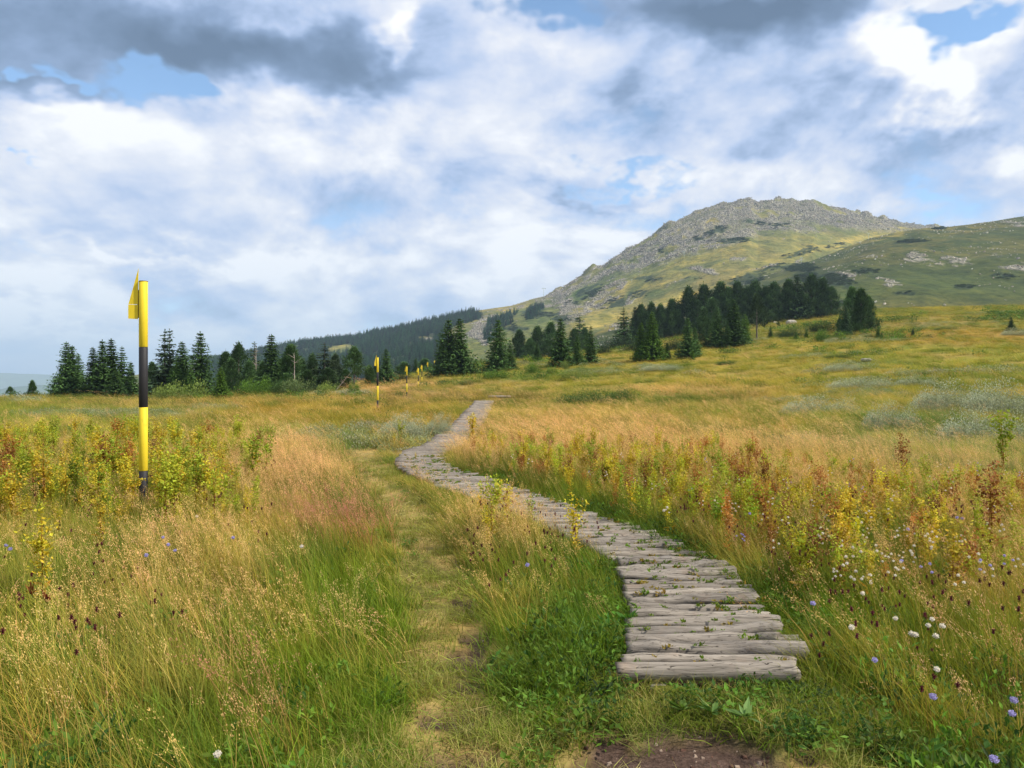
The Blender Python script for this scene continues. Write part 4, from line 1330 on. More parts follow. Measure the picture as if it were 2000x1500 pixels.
def box_mesh(name, x0, x1, y0, y1, z0, z1, mat):
    return prism(name, [(x0, z0), (x1, z0), (x1, z1), (x0, z1)], y0, y1, mat)


def build_poles():
    R = .048
    root = link('snow_pole', None)
    parts = []
    def part(nm, me, **kw):
        o = link(nm, me, root)
        for k, v in kw.items(): setattr(o, k, v)
        parts.append(o); return o
    zt = 2.72; zs = [-.25, .545, 1.275, 1.965, zt]
    for k, mt in enumerate((M_BLK, M_YEL, M_BLK, M_YEL)):
        o = part('painted_band', tube_mesh('painted_band', R, zs[k], zs[k + 1] - .001, mt))
        o['label'] = 'black band' if k % 2 == 0 else 'yellow band'
    part('end_ring', tube_mesh('end_ring', R + .003, zt - .006, zt + .004, M_RST))
    # folded arrow plate beside the pole head
    part('arrow_plate', prism('arrow_plate', [(-.050, 2.865), (-.160, 2.455), (-.056, 2.455), (-.054, 2.70)], -.012, -.006, M_YEL), rotation_euler=(0, 0, math.radians(6)))
    part('arrow_tail', prism('arrow_tail', [(-.160, 2.450), (-.160, 2.29), (-.056, 2.285), (-.056, 2.450)], -.013, -.007, M_YEL), rotation_euler=(0, 0, math.radians(8)))
    part('plate_bracket', box_mesh('plate_bracket', -.064, -.044, -.010, .012, 2.30, 2.62, M_RST))
    for z in (2.36, 2.56):
        part('bolt', tube_mesh('bolt', .007, -.012, .0, M_RST, 8), location=(-.085, -.012, z), rotation_euler=(math.radians(90), 0, 0))
    specs = [(280, 8.82, 0, 1.0, 'tall yellow and black banded pole with arrow plate standing close in the yellow leaved plants'),
             (737.5, 39.0, 698, 1, 'banded snow pole standing on the rust sedge just past the boardwalk bend'),
             (794.5, 66.0, 716, 1, 'third snow pole along the trail, in tan grass on the rise'),
             (817, 84.0, 725, 1, 'fourth snow pole, the lower one of the close pair on the tan rise'),
             (824, 98.0, 721, 1, 'fifth snow pole, the higher one of the close pair on the tan rise'),
             (835.5, 122.0, 715, 1, 'small far snow pole near the crest of the rise'),
             (849, 150.0, 709, 1, 'farthest snow pole beside the big double spruce')]
    for i, (px, Y, top, s, lab) in enumerate(specs):
        x = at_px(px, Y)
        if i == 0:
            rt = root; z = 0.0
        else:
            rt = root.copy(); COL.objects.link(rt)
            for p in parts:
                c = p.copy(); COL.objects.link(c); c.parent = rt
            g = gz(x, Y); z = EYE + (CY - top) / F * Y - zt
            z = min(max(z, g - .5), g + .2)
        rt.location = (x, Y, z)
        rt.rotation_euler = (0, 0, math.radians([0, 4, -6, 3, 8, 0, 5][i]))
        tag(rt, lab, 'snow pole', 'yellow and black snow poles marking the trail')


build_poles()


# ------------------------------------------------------------------ trees
def mat_bark():
    m, n, out = new_mat('conifer_bark')
    geo = n.new('ShaderNodeTexCoord').outputs['Object']
    f = n.noise(n.v('MULTIPLY', geo, (30, 30, 6)), 1, 5, .6)
    principled(n, out, n.ramp(f, [(.3, (.05, .04, .035)), (.7, (.20, .17, .145))]), .9, .1, f, .6, .02)
    return m


M_BARK = mat_bark()


def trunk_mesh(r, h, sides=8, bend=0.0, seed=0):
    rng = np.random.default_rng(seed)
    th = np.linspace(0, 2 * np.pi, sides, endpoint=False)
    zs = np.array([-.06, 0, .15, .4, .7, 1.0]) * h
    V = [(r * (1.25 if z <= 0 else 1) * max(1 - z / h, .05) * math.cos(t) + bend * (z / h) ** 2, r * max(1 - z / h, .05) * math.sin(t), z) for z in zs for t in th]
    n = len(zs)
    Fc = [(a * sides + j, a * sides + (j + 1) % sides, (a + 1) * sides + (j + 1) % sides, (a + 1) * sides + j) for a in range(n - 1) for j in range(sides)]
    Fc += [tuple(range(sides))[::-1], tuple((n - 1) * sides + j for j in range(sides))]
    me = bpy.data.meshes.new('trunk'); me.from_pydata(V, [], Fc); me.materials.append(M_BARK)
    for p in me.polygons: p.use_smooth = True
    return me


def spruce_crown(seed, R=.20, levels=34, dens=1.0, bare=.03, gaps=0.0, mat=None, heads=1, sprays=8):
    """unit height conifer: whorls of drooping branches carrying flat sprays of needles"""
    rng = np.random.default_rng(seed)
    Q = Quads()
    cen = [(0, 0, 1.0)] if heads == 1 else [(-.035, 0, 1.0), (.05, .01, .93)]
    for cx, cy, top in cen:
        for i in range(levels):
            t = (i + rng.random() * .6) / levels
            z = bare + (top - bare) * t
            Rl = R * (1 - t) ** .85 * rng.uniform(.82, 1.15) * (1 + .18 * math.sin(seed + t * 9)) + .008
            nb = max(4, int((9 + 6 * (1 - t)) * dens))
            a0 = rng.random() * 6.28
            for b in range(nb):
                if rng.random() < gaps: continue
                a = a0 + b * 6.283 / nb + rng.normal(0, .22)
                L = Rl * rng.uniform(.72, 1.12)
                m = max(3, int(sprays * L / R + 2))
                s = np.linspace(.12, 1, m) + rng.normal(0, .02, m)
                dr = .30 * (1 - t) + .05
                px_ = cx * (t if heads > 1 else 1) + np.cos(a) * L * s; py_ = cy + np.sin(a) * L * s
                pz = z - dr * L * np.sin(s * 2.0) + .10 * L * s ** 3
                p = np.stack([px_, py_, pz], -1)
                d = np.stack([np.cos(a) + rng.normal(0, .5, m), np.sin(a) + rng.normal(0, .5, m), rng.normal(-.25, .28, m)], -1)
                w = rng.uniform(.024, .044, m) * (1.1 - .55 * s) * (1.1 - .6 * t) + .004
                ll = rng.uniform(.036, .064, m) * (1.15 - .5 * t)
                sh = .75 + .45 * s[:, None]      # needles paler towards the twig ends
                leaves(Q, rng, p, d, ll, w, np.array((1, 1, 1)) * sh)
                # hanging twigs
                d2 = np.stack([rng.normal(0, .5, m) + np.cos(a) * .3, rng.normal(0, .5, m) + np.sin(a) * .3, rng.uniform(-1.2, -.4, m)], -1)
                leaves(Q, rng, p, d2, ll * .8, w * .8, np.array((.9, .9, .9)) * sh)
        # inner twigs close the crown around the stem
        m = int(900 * dens * (1 - gaps)); tt = rng.random(m) ** 1.3; a = rng.random(m) * 6.283; q = R * (1 - tt) ** .85 * rng.uniform(.15, .75, m)
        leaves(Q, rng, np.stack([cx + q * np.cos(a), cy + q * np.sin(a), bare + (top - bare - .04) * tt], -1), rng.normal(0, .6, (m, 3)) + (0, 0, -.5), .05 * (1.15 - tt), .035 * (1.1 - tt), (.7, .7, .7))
        leaves(Q, rng, np.array([[cx, cy, top - .03]] * 3), np.array([[0, 0, 1.], [.2, 0, 1], [-.2, .1, 1]]), .05, .008, (1, 1, 1))
    return Q.mesh('crown', mat or M_NEEDLE)


def pine_crown(seed, R=.24, clumps=230, mat=None, lop=.0, top_only=0.0, per=34):
    """unit height bushy pine: irregular upright tufts on a ragged dome"""
    rng = np.random.default_rng(seed)
    Q = Quads()
    ph = rng.random(3) * 6.28
    for k in range(clumps):
        t = top_only + (1 - top_only) * rng.random() ** .9
        a = rng.random() * 6.283
        prof = R * (1.001 - t ** 1.7) ** .8 * (.82 + .16 * math.sin(8 * t + seed) + .20 * math.sin(2 * a + ph[0] + 3 * t) + .12 * math.sin(5 * a + ph[1] + 9 * t))
        q = prof * rng.uniform(.35, 1.12) * (1 + lop * math.cos(a))
        c = np.array([q * math.cos(a), q * math.sin(a), .03 + .90 * t])
        n = per
        off = rng.normal(0, 1, (n, 3)) * (.020, .020, .036)
        d = np.stack([off[:, 0] * 10 + math.cos(a) * .5, off[:, 1] * 10 + math.sin(a) * .5, rng.uniform(.4, 1.6, n)], -1)
        sh = rng.uniform(.55, 1.35) + off[:, 2:3] * 5
        leaves(Q, rng, c + off, d, rng.uniform(.028, .055, n), rng.uniform(.009, .018, n), np.ones((n, 3)) * np.maximum(sh, .3))
    for k in range(5):      # leaders breaking the outline
        a = rng.random() * 6.283; q = R * rng.uniform(0, .4); m = 26; s = rng.random(m)
        z1 = 1.0 - q / R * .35
        p = np.stack([q * math.cos(a) + rng.normal(0, .008, m), q * math.sin(a) + rng.normal(0, .008, m), z1 - .16 * s], -1)
        leaves(Q, rng, p, rng.normal(0, .8, (m, 3)) + (0, 0, .6), rng.uniform(.02, .04, m) * (.5 + s), .014, (1, 1, 1))
    return Q.mesh('crown', mat or M_NEEDLE)


def bush_crown(seed, n=900, flat=.55, mat=None, leaf=(.05, .1), wid=(.025, .05), spiky=0.0):
    """unit radius shrub dome made of many small leaves, with lobes"""
    rng = np.random.default_rng(seed)
    Q = Quads()
    lob = [(rng.uniform(-.7, .7), rng.uniform(-.7, .7), rng.uniform(.35, .65), rng.uniform(.6, 1.1)) for _ in range(9)] + [(0, 0, .8, 1.0)]
    for lx, ly, lr, lh in lob:
        m = int(n * lr / 5)
        u = rng.normal(0, 1, (m, 3)); u = unit(u); u[:, 2] = np.abs(u[:, 2])
        r = rng.uniform(.75, 1.05, (m, 1)) * lr
        p = np.array([lx, ly, 0]) + u * r * (1, 1, flat * lh / lr * .9)
        d = u + rng.normal(0, .5, (m, 3)) + (0, 0, .5 + spiky)
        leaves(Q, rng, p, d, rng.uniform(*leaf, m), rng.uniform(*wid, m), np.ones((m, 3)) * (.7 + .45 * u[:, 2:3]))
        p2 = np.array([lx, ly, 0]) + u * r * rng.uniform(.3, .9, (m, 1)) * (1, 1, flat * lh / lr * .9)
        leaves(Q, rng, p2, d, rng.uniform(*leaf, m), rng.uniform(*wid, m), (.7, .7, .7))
    return Q.mesh('foliage', mat or M_PLANT)


KIND = {}
TRUNK = trunk_mesh(.017, 1.0)
for k, kw in enumerate([dict(R=.20), dict(R=.24), dict(R=.17), dict(R=.27), dict(R=.22, levels=22)]):
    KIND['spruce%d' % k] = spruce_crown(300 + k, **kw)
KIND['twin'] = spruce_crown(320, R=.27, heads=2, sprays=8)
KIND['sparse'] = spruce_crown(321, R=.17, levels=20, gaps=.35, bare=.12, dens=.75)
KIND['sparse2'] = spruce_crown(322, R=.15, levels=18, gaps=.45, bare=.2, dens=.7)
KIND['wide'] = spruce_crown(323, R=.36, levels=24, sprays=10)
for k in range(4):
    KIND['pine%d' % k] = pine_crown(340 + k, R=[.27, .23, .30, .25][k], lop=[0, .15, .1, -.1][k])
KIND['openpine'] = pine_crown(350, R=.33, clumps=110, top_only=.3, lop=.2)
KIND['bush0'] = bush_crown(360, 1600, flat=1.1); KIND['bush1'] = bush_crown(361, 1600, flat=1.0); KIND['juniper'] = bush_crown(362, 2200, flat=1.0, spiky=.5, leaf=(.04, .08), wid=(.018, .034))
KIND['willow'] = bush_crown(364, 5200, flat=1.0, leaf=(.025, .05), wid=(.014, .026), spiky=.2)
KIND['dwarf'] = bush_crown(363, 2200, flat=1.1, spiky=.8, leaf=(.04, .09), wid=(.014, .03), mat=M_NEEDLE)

SPRUCE_G = LIN((66, 92, 46)); PINE_G = LIN((72, 98, 56)); YOUNG_G = LIN((84, 116, 40))
_treerng = np.random.default_rng(9)
_spots = []


def tree(kind, name, px, top, Y, label, wide=1.0, col=SPRUCE_G, group=None, cat='tree', base=None):
    wide = wide * (1.28 if 'pine' not in kind else 1.3)
    """a tree whose tip stands at a photograph row when seen from the path; base row gives its depth where the meadow is in view"""
    if base is not None:
        h = hit(px, base)
        if h: Y = h
    x = at_px(px, Y); z = gz(x, Y)
    H = (EYE + (CY - top) / F * Y) - z
    H = max(H, .5)
    rt = link(name, None, loc=(x, Y, z - .05))
    rt.rotation_euler = (0, 0, _treerng.random() * 6.28 if kind != 'twin' else 0)
    rt.scale = (H * wide, H * wide, H)
    tr = link('trunk', TRUNK, rt)
    cr = link('crown', KIND[kind], rt)
    v = _treerng.uniform(.72, 1.32)
    cr.color = (*[float(c * v) for c in col], 1)
    tag(rt, label, cat, group)
    return rt


def bush(kind, name, px, base, half, hpx, label, col, Y=None, cat='shrub', group=None):
    Y = hit(px, base) or 255
    x = at_px(px, Y); z = gz(x, Y)
    if px < 720: Y = 74; x = at_px(px, Y); z = gz(x, Y)
    w = half / F * Y; h = max(EYE + (CY - base + hpx) / F * Y - z, .3) + (.3 if kind == 'willow' else .12)
    rt = link(name, KIND[kind], loc=(x, Y, z - .03))
    co = np.empty(len(KIND[kind].vertices) * 3, np.float32); KIND[kind].vertices.foreach_get('co', co); co = co.reshape(-1, 3)
    zm = float(np.percentile(co[:, 2], 99)); xm = float(np.percentile(np.abs(co[:, 0]), 98))
    rt.scale = (w / xm, w / xm * .8, h / zm)
    rt.rotation_euler = (0, 0, 0)
    rt.color = (*[float(c) for c in col], 1)
    tag(rt, label, cat, group)
    return rt


GL = 'spruces along the plateau edge'
LEFT = [
    ('twin', 134, 667, 92, 'big dark double topped spruce at the open end of the edge row', .95, SPRUCE_G),
    ('spruce1', 153, 690, 96, 'dark spruce filling the flank of the double topped one', 1, SPRUCE_G),
    ('pine0', 63, 742, 96, 'small rounded conifer standing apart at the plateau edge', 1.1, PINE_G),
    ('openpine', 20, 754, 100, 'low scruffy pine peeking over the edge, nearest the open valley', 1.4, PINE_G),
    ('spruce2', 182, 678, 90, 'slim spruce next to the double topped one', 1.1, SPRUCE_G),
    ('spruce0', 200, 663, 88, 'slender pointed spruce, first of the taller close pair', 1.0, SPRUCE_G),
    ('spruce2', 217, 661, 89, 'slender pointed spruce, second of the taller close pair', 1.15, SPRUCE_G),
    ('spruce4', 238, 676, 90, 'spruce with uneven tip just before the big pole', 1.05, SPRUCE_G),
    ('spruce1', 226, 716, 86, 'short bushy spruce at the foot of the slender pair', 1.2, LIN((66, 92, 46))),
    ('spruce0', 256, 706, 92, 'small spruce almost touching the big pole', 1.1, SPRUCE_G),
    ('pine1', 297, 706, 100, 'dull pine just behind the big pole', 1.0, PINE_G),
    ('sparse', 322, 643, 86, 'tall sparse spruce with gappy branches', 1.15, LIN((58, 76, 52))),
    ('sparse2', 331, 642, 88, 'thin sparse spruce hugging the gappy one', 1.1, LIN((58, 76, 52))),
    ('spruce2', 356, 667, 86, 'narrow pointed spruce beside the sparse pair', 1.2, SPRUCE_G),
    ('spruce3', 345, 706, 84, 'low green spruce under the sparse pair', 1.15, LIN((70, 98, 44))),
    ('spruce3', 391, 647, 84, 'broad full spruce, tallest between the pole and the tall needle like one', .92, SPRUCE_G),
    ('spruce4', 372, 716, 82, 'small bright spruce before the broad full one', 1.1, LIN((74, 104, 44))),
    ('spruce1', 431, 716, 68, 'little bright green spruce standing in front of the row', 1.05, YOUNG_G),
    ('pine1', 440, 686, 104, 'dull green pine behind the little bright spruce', 1.0, PINE_G),
    ('openpine', 466, 668, 96, 'pine with an open clumped top', .85, PINE_G),
    ('pine3', 452, 700, 92, 'dark bushy pine below the open topped one', 1.1, PINE_G),
    ('sparse2', 497, 667, 98, 'half dead spruce with a pale bare trunk', 1.1, LIN((70, 86, 56))),
    ('pine2', 487, 704, 94, 'rounded dark pine beside the half dead spruce', .9, PINE_G),
    ('spruce2', 530, 653, 86, 'tall needle like spruce rising over its neighbours', 1.2, SPRUCE_G),
    ('pine3', 513, 705, 90, 'squat pine at the foot of the needle like spruce', 1.0, PINE_G),
    ('pine0', 548, 700, 92, 'dark pine on the far flank of the needle like spruce', 1.0, PINE_G),
    ('pine1', 568, 671, 88, 'dark pine beside a bare pale snag', 1.1, PINE_G),
    ('pine2', 590, 700, 92, 'wide mid green pine past the bare snag', 1.0, LIN((64, 86, 52))),
    ('pine0', 610, 690, 94, 'leaning mid green pine in the looser part of the row', .9, LIN((68, 90, 56))),
    ('sparse', 634, 668, 92, 'ragged pale green spruce in the looser part of the row', 1.5, LIN((76, 94, 62))),
    ('pine3', 655, 690, 94, 'greyish pine over a fallen pale trunk', 1.1, LIN((72, 88, 66))),
    ('openpine', 692, 675, 96, 'spreading flat topped pine near the end of the row', 1.1, PINE_G),
    ('pine1', 722, 712, 100, 'low dark pine behind the second snow pole', 1.2, PINE_G),
    ('spruce1', 754, 680, 104, 'lone pointed spruce just past the second snow pole', 1.05, SPRUCE_G),
    ('pine2', 735, 712, 108, 'dark bush like pine beneath the lone pointed spruce', 1.1, PINE_G),
    ('pine0', 600, 722, 86, 'low shaded pine filling the base of the row', 1.5, PINE_G),
    ('pine2', 640, 718, 88, 'low bushy pine under the ragged pale spruce', 1.6, LIN((60, 82, 50))),
    ('pine1', 675, 720, 92, 'low pine under the spreading flat topped one', 1.5, PINE_G),
    ('pine3', 560, 728, 82, 'low dark pine behind the grey willow bush', 1.5, PINE_G),
    ('pine0', 520, 732, 82, 'low dark pine behind the bright shrub', 1.5, PINE_G),
    ('pine2', 285, 735, 96, 'low dark pine touching the black band of the big pole', 1.2, PINE_G),
]
for kind, px, top, Y, lab, w, c in LEFT:
    tree(kind, 'spruce_tree' if 'pine' not in kind else 'pine_tree', px, top, Y, lab, w, c, GL)

GC = 'spruces on the middle rise'
CENTRE = [
    ('spruce3', 876, 622, 734, 'taller half of the big double spruce above the snow poles', 1.05, SPRUCE_G),
    ('spruce1', 898, 621, 733, 'second half of the big double spruce, nearer the mountain', 1.05, SPRUCE_G),
    ('spruce3', 908, 672, 728, 'low skirt spruce at the side of the big double one', .9, SPRUCE_G),
    ('spruce3', 862, 660, 735, 'low skirt spruce on the snow pole side of the big double one', .95, LIN((66, 92, 46))),
    ('spruce3', 973, 622, 726, 'broad single spruce between the double spruce and the round bushes', .98, SPRUCE_G),
    ('spruce4', 996, 662, 723, 'lower shoulder spruce grown into the broad single one', 1.1, LIN((68, 94, 46))),
    ('spruce2', 1049, 672, 706, 'small dark narrow spruce above the round bushes', 1.5, SPRUCE_G),
    ('spruce0', 1095, 620, 716, 'tall spruce of the close threesome', 1.1, SPRUCE_G),
    ('spruce1', 1127, 656, 713, 'short light green spruce in the middle of the threesome', 1.0, LIN((76, 106, 48))),
    ('spruce4', 1154, 636, 711, 'dark pointed spruce ending the threesome', 1.0, SPRUCE_G),
]
for kind, px, top, base, lab, w, c in CENTRE:
    tree(kind, 'spruce_tree', px, top, 130, lab, w, c, GC, base=base)
BACK = [
    ('pine1', 1015, 643, 215, 'small dark conifer far behind the broad single spruce', 1.0), ('pine0', 1050, 637, 210, 'dark pine at the near end of the middle thicket', 1.1), ('pine2', 1076, 629, 215, 'dark pine in the middle thicket below the scree', 1.0),
    ('sparse', 1132, 613, 250, 'thin top showing over the middle thicket', 1.3), ('pine3', 1122, 640, 210, 'bushy pine behind the threesome', 1.2), ('pine0', 1142, 640, 215, 'second bushy pine behind the threesome', 1.1),
    ('pine1', 1035, 660, 200, 'low pine behind the small narrow spruce', 1.4), ('pine2', 1068, 662, 190, 'low dark pine near the threesome', 1.5), ('pine3', 930, 700, 170, 'low pine in the gap after the double spruce', 1.4),
    ('spruce2', 812, 700, 175, 'tiny spruce past the tan rise crest', 1.4), ('pine1', 790, 706, 175, 'dark low pine past the tan rise crest', 1.8), ('pine2', 830, 700, 178, 'dark low pine close to the double spruce', 1.8),
    ('sparse', 1218, 600, 196, 'sparse dark pine with bare lower trunk beyond the thicket', 1.4),
]
for kind, px, top, Y, lab, w in BACK:
    tree(kind, 'pine_tree' if 'pine' in kind else 'spruce_tree', px, top, Y, lab, w, PINE_G, 'pines of the middle thicket')

GROVE = [
    ('spruce0', 1240, 598, 655, 'dark spruce opening the grove', 1.0), ('pine1', 1252, 594, 650, 'dark pine second in the grove row', 1.0), ('pine3', 1272, 590, 650, 'dark pine behind the tall front spruces', 1.0), ('pine0', 1290, 594, 655, 'dark pine between the front pairs', 1.0),
    ('pine2', 1313, 584, 650, 'rounded blue green pine over the front pairs', 1.0), ('pine1', 1326, 600, 652, 'dark pine dipping behind the second front pair', 1.0),
    ('pine0', 1345, 560, 625, 'first tall pine of the dark upper block', 1.0), ('pine2', 1374, 556, 622, 'upper block pine with a blunt top', 1.0), ('pine1', 1408, 549, 618, 'upper block pine with twin tops', 1.0), ('pine3', 1440, 549, 615, 'upper block pine midway along', 1.05),
    ('pine0', 1475, 548, 613, 'upper block pine before the sag', 1.05), ('pine2', 1512, 551, 611, 'upper block pine in the sag', 1.05), ('pine1', 1540, 545, 610, 'upper block pine after the sag', 1.05), ('spruce1', 1557, 536, 609, 'pointed crown highest in the upper block', 1.15),
    ('pine3', 1585, 535, 608, 'big dark pine near the end of the upper block', 1.1), ('pine0', 1606, 543, 608, 'big dark pine on the shoulder of the upper block', 1.1), ('pine2', 1624, 560, 610, 'last pine of the upper block, sloping down', 1.1), ('pine1', 1424, 560, 614, 'filler pine deep in the upper block', 1.1), ('pine3', 1495, 558, 612, 'shaded pine deep in the upper block', 1.1), ('pine2', 1460, 560, 614, 'dim pine deep in the upper block', 1.1),
]
for kind, px, top, base, lab, w in GROVE:
    tree(kind, 'pine_tree' if 'pine' in kind else 'spruce_tree', px, top, 240, lab, w, PINE_G * (1.0 if top > 575 else .85), 'dark grove below the hillside', base=base)
FRONT = [
    ('pine2', 1362, 586, 652, 'mid green pine before the upper block', 1.0, PINE_G), ('pine0', 1390, 582, 652, 'bushy pine before the upper block', 1.0, PINE_G), ('pine3', 1375, 600, 668, 'low pine between bushy ones and front spruces', 1.0, PINE_G),
    ('spruce3', 1252, 628, 706, 'light green front spruce, shorter of the first pair', .8, YOUNG_G * .8), ('spruce1', 1273, 608, 706, 'light green front spruce, taller of the first pair', .9, YOUNG_G * .72), ('spruce0', 1285, 655, 703, 'low skirt spruce of the first front pair', 1.2, YOUNG_G * .7), ('spruce3', 1303, 668, 702, 'small dark spruce between the front pairs', 1.0, SPRUCE_G),
    ('spruce1', 1343, 620, 700, 'pointed front spruce, taller of the second pair', .95, SPRUCE_G * 1.1), ('spruce0', 1357, 638, 696, 'slimmer front spruce of the second pair', 1.0, SPRUCE_G), ('spruce4', 1352, 680, 703, 'tiny bright spruce at the foot of the second pair', 1.0, YOUNG_G),
    ('spruce1', 1400, 600, 679, 'dark spruce starting the front threesome of the grove', .9, SPRUCE_G), ('spruce2', 1433, 585, 678, 'tallest narrow spruce of the front threesome of the grove', 1.35, SPRUCE_G), ('spruce3', 1455, 612, 673, 'bright green spruce ending the front threesome of the grove', .85, YOUNG_G * .75), ('spruce3', 1420, 632, 680, 'low spruce filling the front threesome of the grove', .9, SPRUCE_G),
    ('openpine', 1478, 574, 664, 'open pine showing its pale trunk', .85, LIN((62, 80, 52))),
    ('pine1', 1682, 562, 648, 'outlying dark pine, taller of the isolated clump', .95, PINE_G), ('pine2', 1664, 560, 645, 'outlying dark pine, inner one of the isolated clump', .85, PINE_G), ('pine0', 1697, 578, 645, 'outlying dark pine, outer edge of the isolated clump', .9, PINE_G),
    ('spruce3', 1652, 596, 656, 'front spruce of the isolated clump', .85, LIN((58, 80, 48))), ('pine3', 1672, 622, 650, 'low skirt pine of the isolated clump', 1.2, PINE_G), ('pine2', 1640, 620, 655, 'small pine at the inner side of the isolated clump', .9, PINE_G),
    ('spruce3', 1715, 636, 662, 'small bright spruce just past the isolated clump', .9, YOUNG_G * .8), ('spruce3', 1722, 648, 664, 'tiny bright spruce touching the small one past the clump', 1.0, YOUNG_G * .8), ('spruce3', 1783, 640, 656, 'tiny spruce alone on the rust slope', 1.1, SPRUCE_G),
    ('spruce1', 1975, 618, 646, 'young spruce alone near the end of the rust slope', 1.1, LIN((66, 92, 46))), ('spruce4', 1505, 636, 660, 'little bright sapling by the grey boulder', 1.1, YOUNG_G), ('spruce4', 1575, 640, 660, 'little yellowish sapling before the junipers', 1.1, YOUNG_G * 1.1), ('spruce1', 1555, 646, 662, 'yellowish sapling nearer the boulder', 1.1, YOUNG_G * 1.15),
]
for kind, px, top, base, lab, w, c in FRONT:
    tree(kind, 'pine_tree' if 'pine' in kind else 'spruce_tree', px, top, 200, lab, w, c, 'trees at the front of the dark grove', base=base)

# bare snags
def snag(px, top, Y, label, lean=0.0):
    x = at_px(px, Y); z = gz(x, Y); H = EYE + (CY - top) / F * Y - z
    rt = link('dead_tree', None, loc=(x, Y, z)); rt.scale = (H, H, H); rt.rotation_euler = (0, lean, 0)
    m = TRUNK.copy(); m.materials.clear(); m.materials.append(M_SNAG); link('trunk', m, rt)
    rng = np.random.default_rng(int(px))
    for k in range(7):
        b = link('branch', m, rt); b.location = (0, 0, rng.uniform(.45, .95)); b.scale = (.35, .35, rng.uniform(.1, .2)); b.rotation_euler = (0, rng.choice([-1, 1]) * rng.uniform(.9, 1.6), rng.random() * 3)
    tag(rt, label, 'dead tree', 'bare snags in the edge row')


M_SNAG = simple_mat('bleached_dead_wood', (.36, .31, .26), .85, .1, .3)
snag(575, 688, 84, 'upright pale snag against dark pines'); snag(500, 672, 95, 'thin bare snag beside the half dead spruce')
snag(650, 712, 84, 'leaning pale dead trunk at the foot of the row', .7); snag(1480, 640, 178, 'short pale dead stem below the open pine')

WG = LIN((132, 150, 74)); BG_ = LIN((104, 140, 52)); GW = LIN((116, 134, 84)); JD = LIN((74, 98, 50)); DP = LIN((46, 62, 38))
for k, px, base, hw, hh, lab, c in [
    ('bush0', 352, 772, 48, 24, 'broad light green willow bush past the big pole', WG * .9), ('bush1', 318, 772, 22, 16, 'small light green bush at the end of the broad willow', WG * .85),
    ('bush0', 492, 762, 36, 20, 'bright green shrub under the half dead spruce', BG_ * .85), ('bush1', 580, 766, 34, 24, 'grey green rounded willow bush below the row', GW * .8), ('bush0', 545, 762, 22, 16, 'small dark bush between bright shrub and rounded willow', JD),
    ('bush1', 640, 766, 22, 16, 'pale yellowish green bush near the tan grass', WG), ('bush0', 688, 760, 9, 12, 'small green tuft bush in tan grass', BG_ * .8), ('bush1', 699, 760, 6, 9, 'tiny green tuft bush beside its twin', BG_ * .8),
    ('bush0', 965, 742, 30, 18, 'flat green bush below the broad single spruce', BG_ * .7), ('bush1', 1041, 729, 17, 19, 'neat round green bush', BG_ * .75), ('bush0', 1077, 731, 12, 14, 'small round bright bush under the threesome', BG_ * .85),
    ('bush1', 1104, 722, 10, 16, 'upright pale green bush leaning on the threesome', WG * .8), ('bush0', 1113, 743, 22, 19, 'light green willow bush below the threesome', WG * .8), ('bush1', 1000, 722, 14, 14, 'pale green fringe bush by the broad single spruce', WG * .8),
    ('juniper', 870, 752, 20, 10, 'flat dark juniper below the double spruce', JD), ('juniper', 913, 752, 18, 9, 'flat dark juniper mat nearer the broad spruce', JD),
    ('juniper', 1150, 792, 62, 26, 'wide dark green juniper mat in the middle of the field', JD * 1.05), ('juniper', 1215, 786, 32, 22, 'end of the wide juniper mat, rising higher', JD),
    ('bush1', 1604, 668, 20, 22, 'round bright shrub before the isolated clump', BG_ * .7), ('juniper', 1545, 660, 30, 20, 'dark juniper by the saplings', JD * .8), ('juniper', 1610, 648, 34, 22, 'dark spreading juniper beside the isolated clump', JD * .75),
    ('dwarf', 1205, 684, 38, 28, 'dark dwarf pine thicket before the sparse pine', DP), ('dwarf', 1240, 686, 30, 26, 'dark dwarf pine thicket touching the first front pair', DP), ('dwarf', 1312, 684, 24, 22, 'dark dwarf pine between front pairs', DP), ('dwarf', 1375, 680, 22, 24, 'dark dwarf pine before the front threesome of the grove', DP),
    ('dwarf', 1508, 620, 28, 18, 'dwarf pine at the foot of the upper block', DP), ('dwarf', 1560, 617, 34, 18, 'dwarf pine mat under the pointed crown', DP), ('dwarf', 1610, 616, 34, 18, 'dwarf pine mat under the end of the upper block', DP),
    ('dwarf', 1080, 700, 30, 22, 'dark dwarf pine behind the threesome', DP), ('dwarf', 1175, 692, 22, 18, 'dark dwarf pine past the threesome', DP), ('juniper', 1420, 712, 22, 7, 'low green mat on the olive slope', JD), ('juniper', 1700, 660, 14, 6, 'low mat on the rust slope', JD),
    ('juniper', 1850, 645, 26, 6, 'flat dark mat high on the rust slope', JD), ('juniper', 1640, 700, 30, 6, 'flat green mat on the yellow slope', JD),
    ('dwarf', 780, 745, 26, 16, 'dark thicket behind the third snow pole', DP), ('dwarf', 735, 748, 20, 16, 'dark thicket behind the second snow pole', DP),
]:
    bush(k, {'bush0': 'willow_bush', 'bush1': 'willow_bush', 'juniper': 'juniper_shrub', 'dwarf': 'dwarf_pine'}[k], px, base, hw, hh, lab, c, Y=110)

